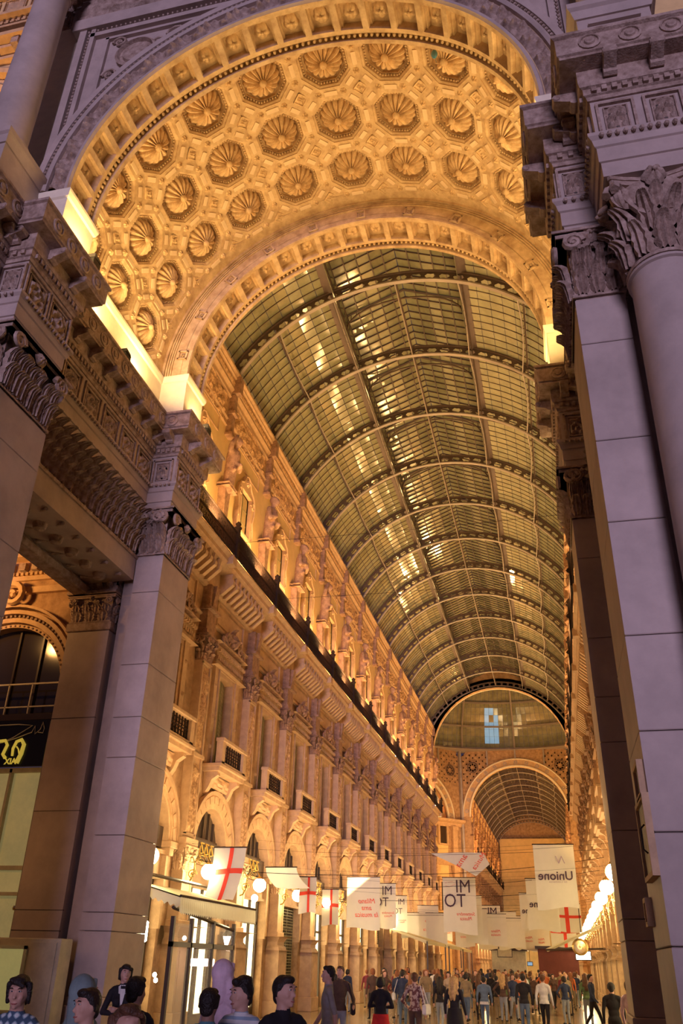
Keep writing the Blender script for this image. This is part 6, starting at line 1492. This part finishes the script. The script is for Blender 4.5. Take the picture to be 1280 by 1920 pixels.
def hair_mesh(kind, yaw=0, pitch=0, vox=.014):
    H = hm(yaw, pitch)
    def h(p): return tuple(H @ Vector(p))
    R3 = H.to_3x3().to_4x4()
    P = [('e', h((0, .030, 1.672)), (.090, .098, .104), 0, R3), ('e', h((0, -.035, 1.735)), (.066, .055, .036), 0, R3)]
    for s in (-1, 1): P.append((h((s * .078, .0, 1.70)), h((s * .080, .03, 1.62)), .022, .018, 0))
    if kind == 'short': P += [('e', h((0, .065, 1.60)), (.068, .045, .06), 0, R3)]
    if kind == 'tuft': P += [('e', h((.02, -.07, 1.745)), (.05, .04, .035), 0, R3), ('e', h((0, .03, 1.75)), (.085, .085, .05), 0, R3), ('e', h((0, .065, 1.60)), (.07, .045, .06), 0, R3)]
    if kind == 'bob':
        P += [('e', h((0, .07, 1.62)), (.095, .06, .10), 0, R3)] + [(h((s * .085, .0, 1.70)), h((s * .088, .01, 1.57)), .028, .020, 0) for s in (-1, 1)] + [(h((-.05, -.065, 1.74)), h((.055, -.085, 1.70)), .024, .018, 0)]
    if kind == 'long':
        P += [(h((0, .07, 1.62)), (0, .12, 1.28), .095, .065, 0)] + [(h((s * .085, .01, 1.70)), (s * .11, .05, 1.34), .035, .035, 0) for s in (-1, 1)] + [((s * .05, .12, 1.36), (s * .04, .13, 1.20), .045, .03, 0) for s in (-1, 1)]
    if kind == 'hood':
        P = [('e', h((0, .045, 1.665)), (.108, .112, .128), 0, R3), ((0, .06, 1.60), (0, .05, 1.44), .085, .085, 0)] + [((s * .07, .02, 1.60), (s * .08, 0, 1.45), .04, .045, 0) for s in (-1, 1)] + [(h((-.078, -.01, 1.60)), h((-.05, -.045, 1.74)), .02, .02, 0), (h((.078, -.01, 1.60)), h((.05, -.045, 1.74)), .02, .02, 0), (h((-.05, -.045, 1.74)), h((.05, -.045, 1.74)), .02, .02, 0)]
    return fused(P, vox, 'hair' if kind != 'hood' else 'hood', mats=[H_DARK])
def face_parts(t, yaw, pitch=0):
    H = hm(yaw, pitch)
    for s in (-1, 1):
        ob('eye', EYE_ME, t, M=H @ MT((s * .031, -.0805, 1.660))); ob('iris', IRIS_ME, t, M=H @ MT((s * .031, -.0875, 1.660))); ob('eyebrow', BROW_ME, t, M=H @ MT((s * .033, -.0965, 1.683)) @ RY(-s * .10))
    ob('mouth', MOUTH_ME, t, M=H @ MT((0, -.0985, 1.570)))
EYE_ME = MB().ball((0, 0, 0), .0125, 8, 6, sc=(1.1, .7, .55)).mesh('eye', EYEW, True); IRIS_ME = MB().ball((0, 0, 0), .0072, 6, 4, sc=(1, .5, .85)).mesh('iris', BLK, True)
BROW_ME = MB().tube([(-.02, .006, -.003), (0, 0, .002), (.02, .008, -.004)], .0045, 4).mesh('eyebrow', H_DARK); MOUTH_ME = MB().tube([(-.024, .012, .004), (-.01, 0, 0), (.01, 0, 0), (.024, .012, .004)], [.003, .006, .006, .003], 5).mesh('mouth', LIP, True)
def person(x, y, top, face, label, hair='short', hcol=H_DARK, topm=BLK, botm=JEAN, skin=SKIN, pose='stand', yaw=0, pitch=0, female=False, sleeves=True, stride=0, near=False, body=None, hairme=None, extra=None, group=None, face_on=False, wide=1.0):
    t = empty('person', (x, y, 0), face, label=label, cat='person', group=group)
    base = 1.775; sc = top / base; t.scale = (sc * wide, sc * wide, sc)
    me = body or fused(body_prims(pose, yaw, pitch, female, sleeves, stride, near or True), .0125 if near else .019, 'body', tagger=hem, mats=[SKIN, BLK, JEAN, SHOE], shrink=1)
    o = ob('body', me, t)
    for i, m in enumerate((skin, topm, botm, SHOE)): o.material_slots[i].link = 'OBJECT'; o.material_slots[i].material = m
    hme = hairme or hair_mesh(hair, yaw, pitch, .012 if near else .016)
    if hme: 
        q = ob('hood' if hair == 'hood' else 'hair', hme, t); q.material_slots[0].link = 'OBJECT'; q.material_slots[0].material = hcol
    if face_on: face_parts(t, yaw, pitch)
    if extra: extra(t)
    return t
def collar(m, opn=False):
    def f(t):
        b = MB()
        for s in (-1, 1): b.add([(s * .015, -.075, 1.36), (s * .075, -.055, 1.47), (s * .03, -.03, 1.50), (s * .015, -.085, 1.40), (s * .06, -.09, 1.38)], [(0, 1, 2), (0, 3, 1), (0, 4, 1)])
        b.lathe([(.066, 1.44), (.072, 1.49), (.066, 1.49)], 14, (0, .015, 0), caps=False); ob('collar', b.mesh('collar', m, recalc=False), t)
    return f
def vshirt(t): ob('shirt_front', MB().add([(-.045, -.088, 1.44), (.045, -.088, 1.44), (.012, -.122, 1.22), (-.012, -.122, 1.22)], [(0, 1, 2, 3)]).mesh('shirt_front', WHITE), t); collar(WHITE)(t)
def skirt(m, z0, z1, r0, r1):
    def f(t):
        n = 28; vs = []; 
        b = MB(); b.lathe([(r0, z1), (r0 * 1.15, z1 - .15), (r1, z0), (r1 * .97, z0)], n); b.v = [(x * (1 + .04 * sin(9 * math.atan2(y, x)) * (z1 - z)), y * .8, z) for x, y, z in b.v]; ob('skirt', b.mesh('skirt', m, True), t)
    return f
def shoulder_bag(m, s=1):
    def f(t):
        b = MB().box(-.05, .05, -.16, .14, .82, 1.06, b=.03).xf(MT((s * .30, .02, 0))); b.tube([(s * .30, -.1, 1.05), (s * .2, -.05, 1.42), (s * .17, .06, 1.46), (s * .30, .1, 1.05)], .012, 5); ob('shoulder_bag', b.mesh('shoulder_bag', m), t)
    return f
def sunglasses_on_head(t): ob('glasses', MB().tube([(-.08, -.02, 1.76), (-.04, -.07, 1.775), (.04, -.07, 1.775), (.08, -.02, 1.76)], .008, 5).mesh('glasses', M_BLACK), t)
# --- nearest people, seen from the chest up
person(-4.56, 7.3, 1.80, .15, 'woman in a blue plaid shirt with dark bob, before the display case', 'bob', H_DARK, PLAID, JEAN, yaw=.1, pitch=.12, female=True, near=True, face_on=True)
person(-4.02, 7.45, 1.80, 2.6, 'person in a grey-green hood seen from behind, next to the plaid shirt woman', 'hood', HOODG, HOODG, JEAN, yaw=.2, near=True, extra=None)
person(-3.72, 6.95, 1.73, -.35, 'young man in a teal-grey top, facing the viewer, in front of the hood', 'short', H_DARK, HOODG, JEAN, yaw=-.2, pitch=.05, near=True, face_on=True)
person(-2.33, 4.85, 1.73, .3, 'dark brown head of the closest passer-by at the bottom left', 'bob', H_BROWN, BLK, JEAN, yaw=.5, pitch=-.25, near=True)
person(-4.10, 8.6, 1.79, 2.9, 'man with short black hair and white collar seen from behind', 'short', H_DARK, BLK, JEAN, near=True, extra=collar(WHITE))
person(-6.9, 14.0, 1.85, .35, 'woman in a dark suit with white open collar standing by the stone pilaster', 'bob', H_DARK, BLK, BLK, yaw=.3, pose='fold', female=True, near=True, face_on=True, extra=vshirt)
person(-3.75, 10.1, 1.94, 2.7, 'person in a pale pink hooded top with the hood up, seen from behind', 'hood', PINK, PINK, BLK, near=True, wide=1.05)
person(-3.1, 8.0, 1.73, PI, 'dark-haired man in a teal shirt seen from behind below the pink hooded person', 'short', H_DARK, TEAL, JEAN, skin=SKIND, near=True, sleeves=False)
person(-2.98, 8.5, 1.80, -.3, 'young man in a white and blue striped top with tousled dark hair', 'tuft', H_DARK, STRIPE, JEAN, yaw=-.4, pitch=.05, near=True, face_on=True)
person(-2.50, 8.3, 1.84, .9, 'man in a black polo shirt turned to the left, short black hair', 'short', H_DARK, BLK, JEAN, yaw=.3, near=True, face_on=True)
person(-4.05, 16.0, 1.90, -1.2, 'man in a grey short-sleeved shirt and glasses walking past the left shops', 'short', H_DARK, GREY, NAVY, yaw=0, sleeves=False, stride=.6, near=True, face_on=True)
person(-5.28, 22.0, 1.88, .3, 'man in a dark brown jacket and pale jeans with a bag on his arm', 'short', H_BROWN, BROWN, JEANL, yaw=-.5, pitch=-.1, pose='bag', face_on=True, extra=shoulder_bag(BLK))
person(-4.25, 21.8, 1.68, PI, 'woman in a black jacket and bright red skirt seen from behind', 'bob', H_DARK, BLK, BLK, female=True, pose='fold', extra=skirt(REDC, .42, .98, .17, .27), wide=1.08)
person(-3.88, 24.5, 1.77, 2.9, 'woman in a flowered blouse and dark trousers seen from behind', 'short', H_BROWN, FLORAL, BROWN, yaw=.5, female=True, pose='bag', extra=shoulder_bag(WHITE, -1), wide=1.08)
person(-4.35, 33, 1.60, PI, 'woman in a black top and pale jeans walking away, long dark hair', 'long', H_DARK, BLK, JEANL, female=True, stride=.4)
person(-2.92, 25, 1.71, 2.9, 'woman in a long black coat with long blonde hair walking away', 'long', H_BLOND, BLK, BLK, female=True, stride=.35, extra=skirt(BLK, .35, 1.0, .17, .26), wide=1.08)
person(-3.0, 35, 1.62, PI, 'man in a blue denim jacket and jeans with a white shirt hem, walking away', 'short', H_DARK, DENIM, JEAN, stride=.3, extra=lambda t: ob('shirt_hem', MB().lathe([(.172, .80), (.172, .90)], 20, caps=False).xf(SC(1, .75, 1)).mesh('shirt_hem', WHITE), t), wide=1.1)
person(-5.0, 31, 1.70, PI, 'woman with long auburn hair and brown jacket walking away', 'long', H_RED, BROWN, JEAN, female=True, stride=.3)
person(-5.65, 33, 1.78, 3.0, 'man in a dark jacket with a white bag behind the red-skirted woman', 'short', H_DARK, NAVY, JEAN, extra=shoulder_bag(WHITE))
person(.81, 36, 1.78, 1.2, 'person in dark clothes striding to the left at right of the crowd', 'short', H_DARK, NAVY, BLK, stride=.9)
person(1.0, 24, 1.68, PI, 'person in black clothes at the right edge by the stone pilaster', 'short', H_DARK, BLK, BLK)
person(1.33, 22.6, 1.74, 2.6, 'person in a pale pink top beside the right pilaster', 'short', H_BROWN, PINK, BEIGE, female=True)
person(-.82, 32.5, 1.76, 2.9, 'man in a white shirt and black trousers right of the crowd', 'short', H_BROWN, WHITE, BLK, stride=.3)
person(-1.45, 32, 1.77, PI, 'man in a black jacket beside the white-shirted man', 'short', H_DARK, BLK, JEAN, stride=.3)
person(-2.1, 41, 1.72, PI, 'man in an orange top in the middle of the crowd', 'short', H_BROWN, ORNG, JEAN, stride=.3)
# --- the crowd farther in
CB = [fused(body_prims('stand', 0, 0, False, True, .5), .028, 'body', tagger=hem, mats=[SKIN, BLK, JEAN, SHOE], shrink=1), fused(body_prims('hips', .3, 0, True, True, 0), .028, 'body', tagger=hem, mats=[SKIN, BLK, JEAN, SHOE], shrink=1), fused(body_prims('stand', -.3, 0, True, True, -.5), .028, 'body', tagger=hem, mats=[SKIN, BLK, JEAN, SHOE], shrink=1), fused(body_prims('phone', 0, .2, False, True, .2), .028, 'body', tagger=hem, mats=[SKIN, BLK, JEAN, SHOE], shrink=1)]
CH = {'short': hair_mesh('short', 0, 0, .022), 'long': hair_mesh('long', 0, 0, .022), 'bob': hair_mesh('bob', 0, 0, .022)}
rnd = random.Random(11)
tops = [(BLK, 'black'), (NAVY, 'navy'), (BROWN, 'brown'), (WHITE, 'white'), (BLK, 'black'), (BEIGE, 'beige'), (MAROON, 'maroon'), (BROWN, 'brown'), (GREEN, 'green'), (NAVY, 'navy'), (KHAKI, 'khaki'), (ORNG, 'orange')]
hairs = [(H_DARK, 'dark'), (H_BROWN, 'brown'), (H_BLOND, 'blonde'), (H_RED, 'auburn')]; bots = [(JEAN, 'blue'), (BLK, 'black'), (JEANL, 'pale'), (KHAKI, 'khaki')]
placed = []; n = 0; tries = 0
while n < 120 and tries < 9000:
    tries += 1
    y = 37 + 50 * rnd.random() ** 1.3; x = XC + rnd.uniform(-5.2, 5.4)
    if any((x - a) ** 2 + (y - b) ** 2 < .5 for a, b in placed) or (y > 78 and x < -6.2) or (78 < y and x > -3) or abs(x + .9) < .3 and y < 45: continue
    placed.append((x, y)); n += 1
    tm, tn = tops[(n * 5 + n // 12) % 12]; hc, hn = hairs[(n * 3 + n // 4) % 4]; hk = ('short', 'long', 'bob')[n % 3]; bm_, bn_ = bots[(n // 2) % 4]
    dist = 'front rows' if y < 48 else ('middle rows' if y < 64 else 'far rows')
    sd_x = 'left side' if x < XC - 2 else ('right side' if x > XC + 1.5 else 'centre')
    person(x, y, rnd.uniform(1.58, 1.80), PI + rnd.uniform(-.5, .5) if rnd.random() < .7 else rnd.uniform(-.6, .6), 'person in %s top, %s trousers, %s %s hair, crowd %s, %s' % (tn, bn_, hk, hn, dist, sd_x), topm=tm, botm=bm_, hcol=hc, body=CB[n % 4], hairme=CH[hk], hair=hk, group='crowd strolling in the gallery')
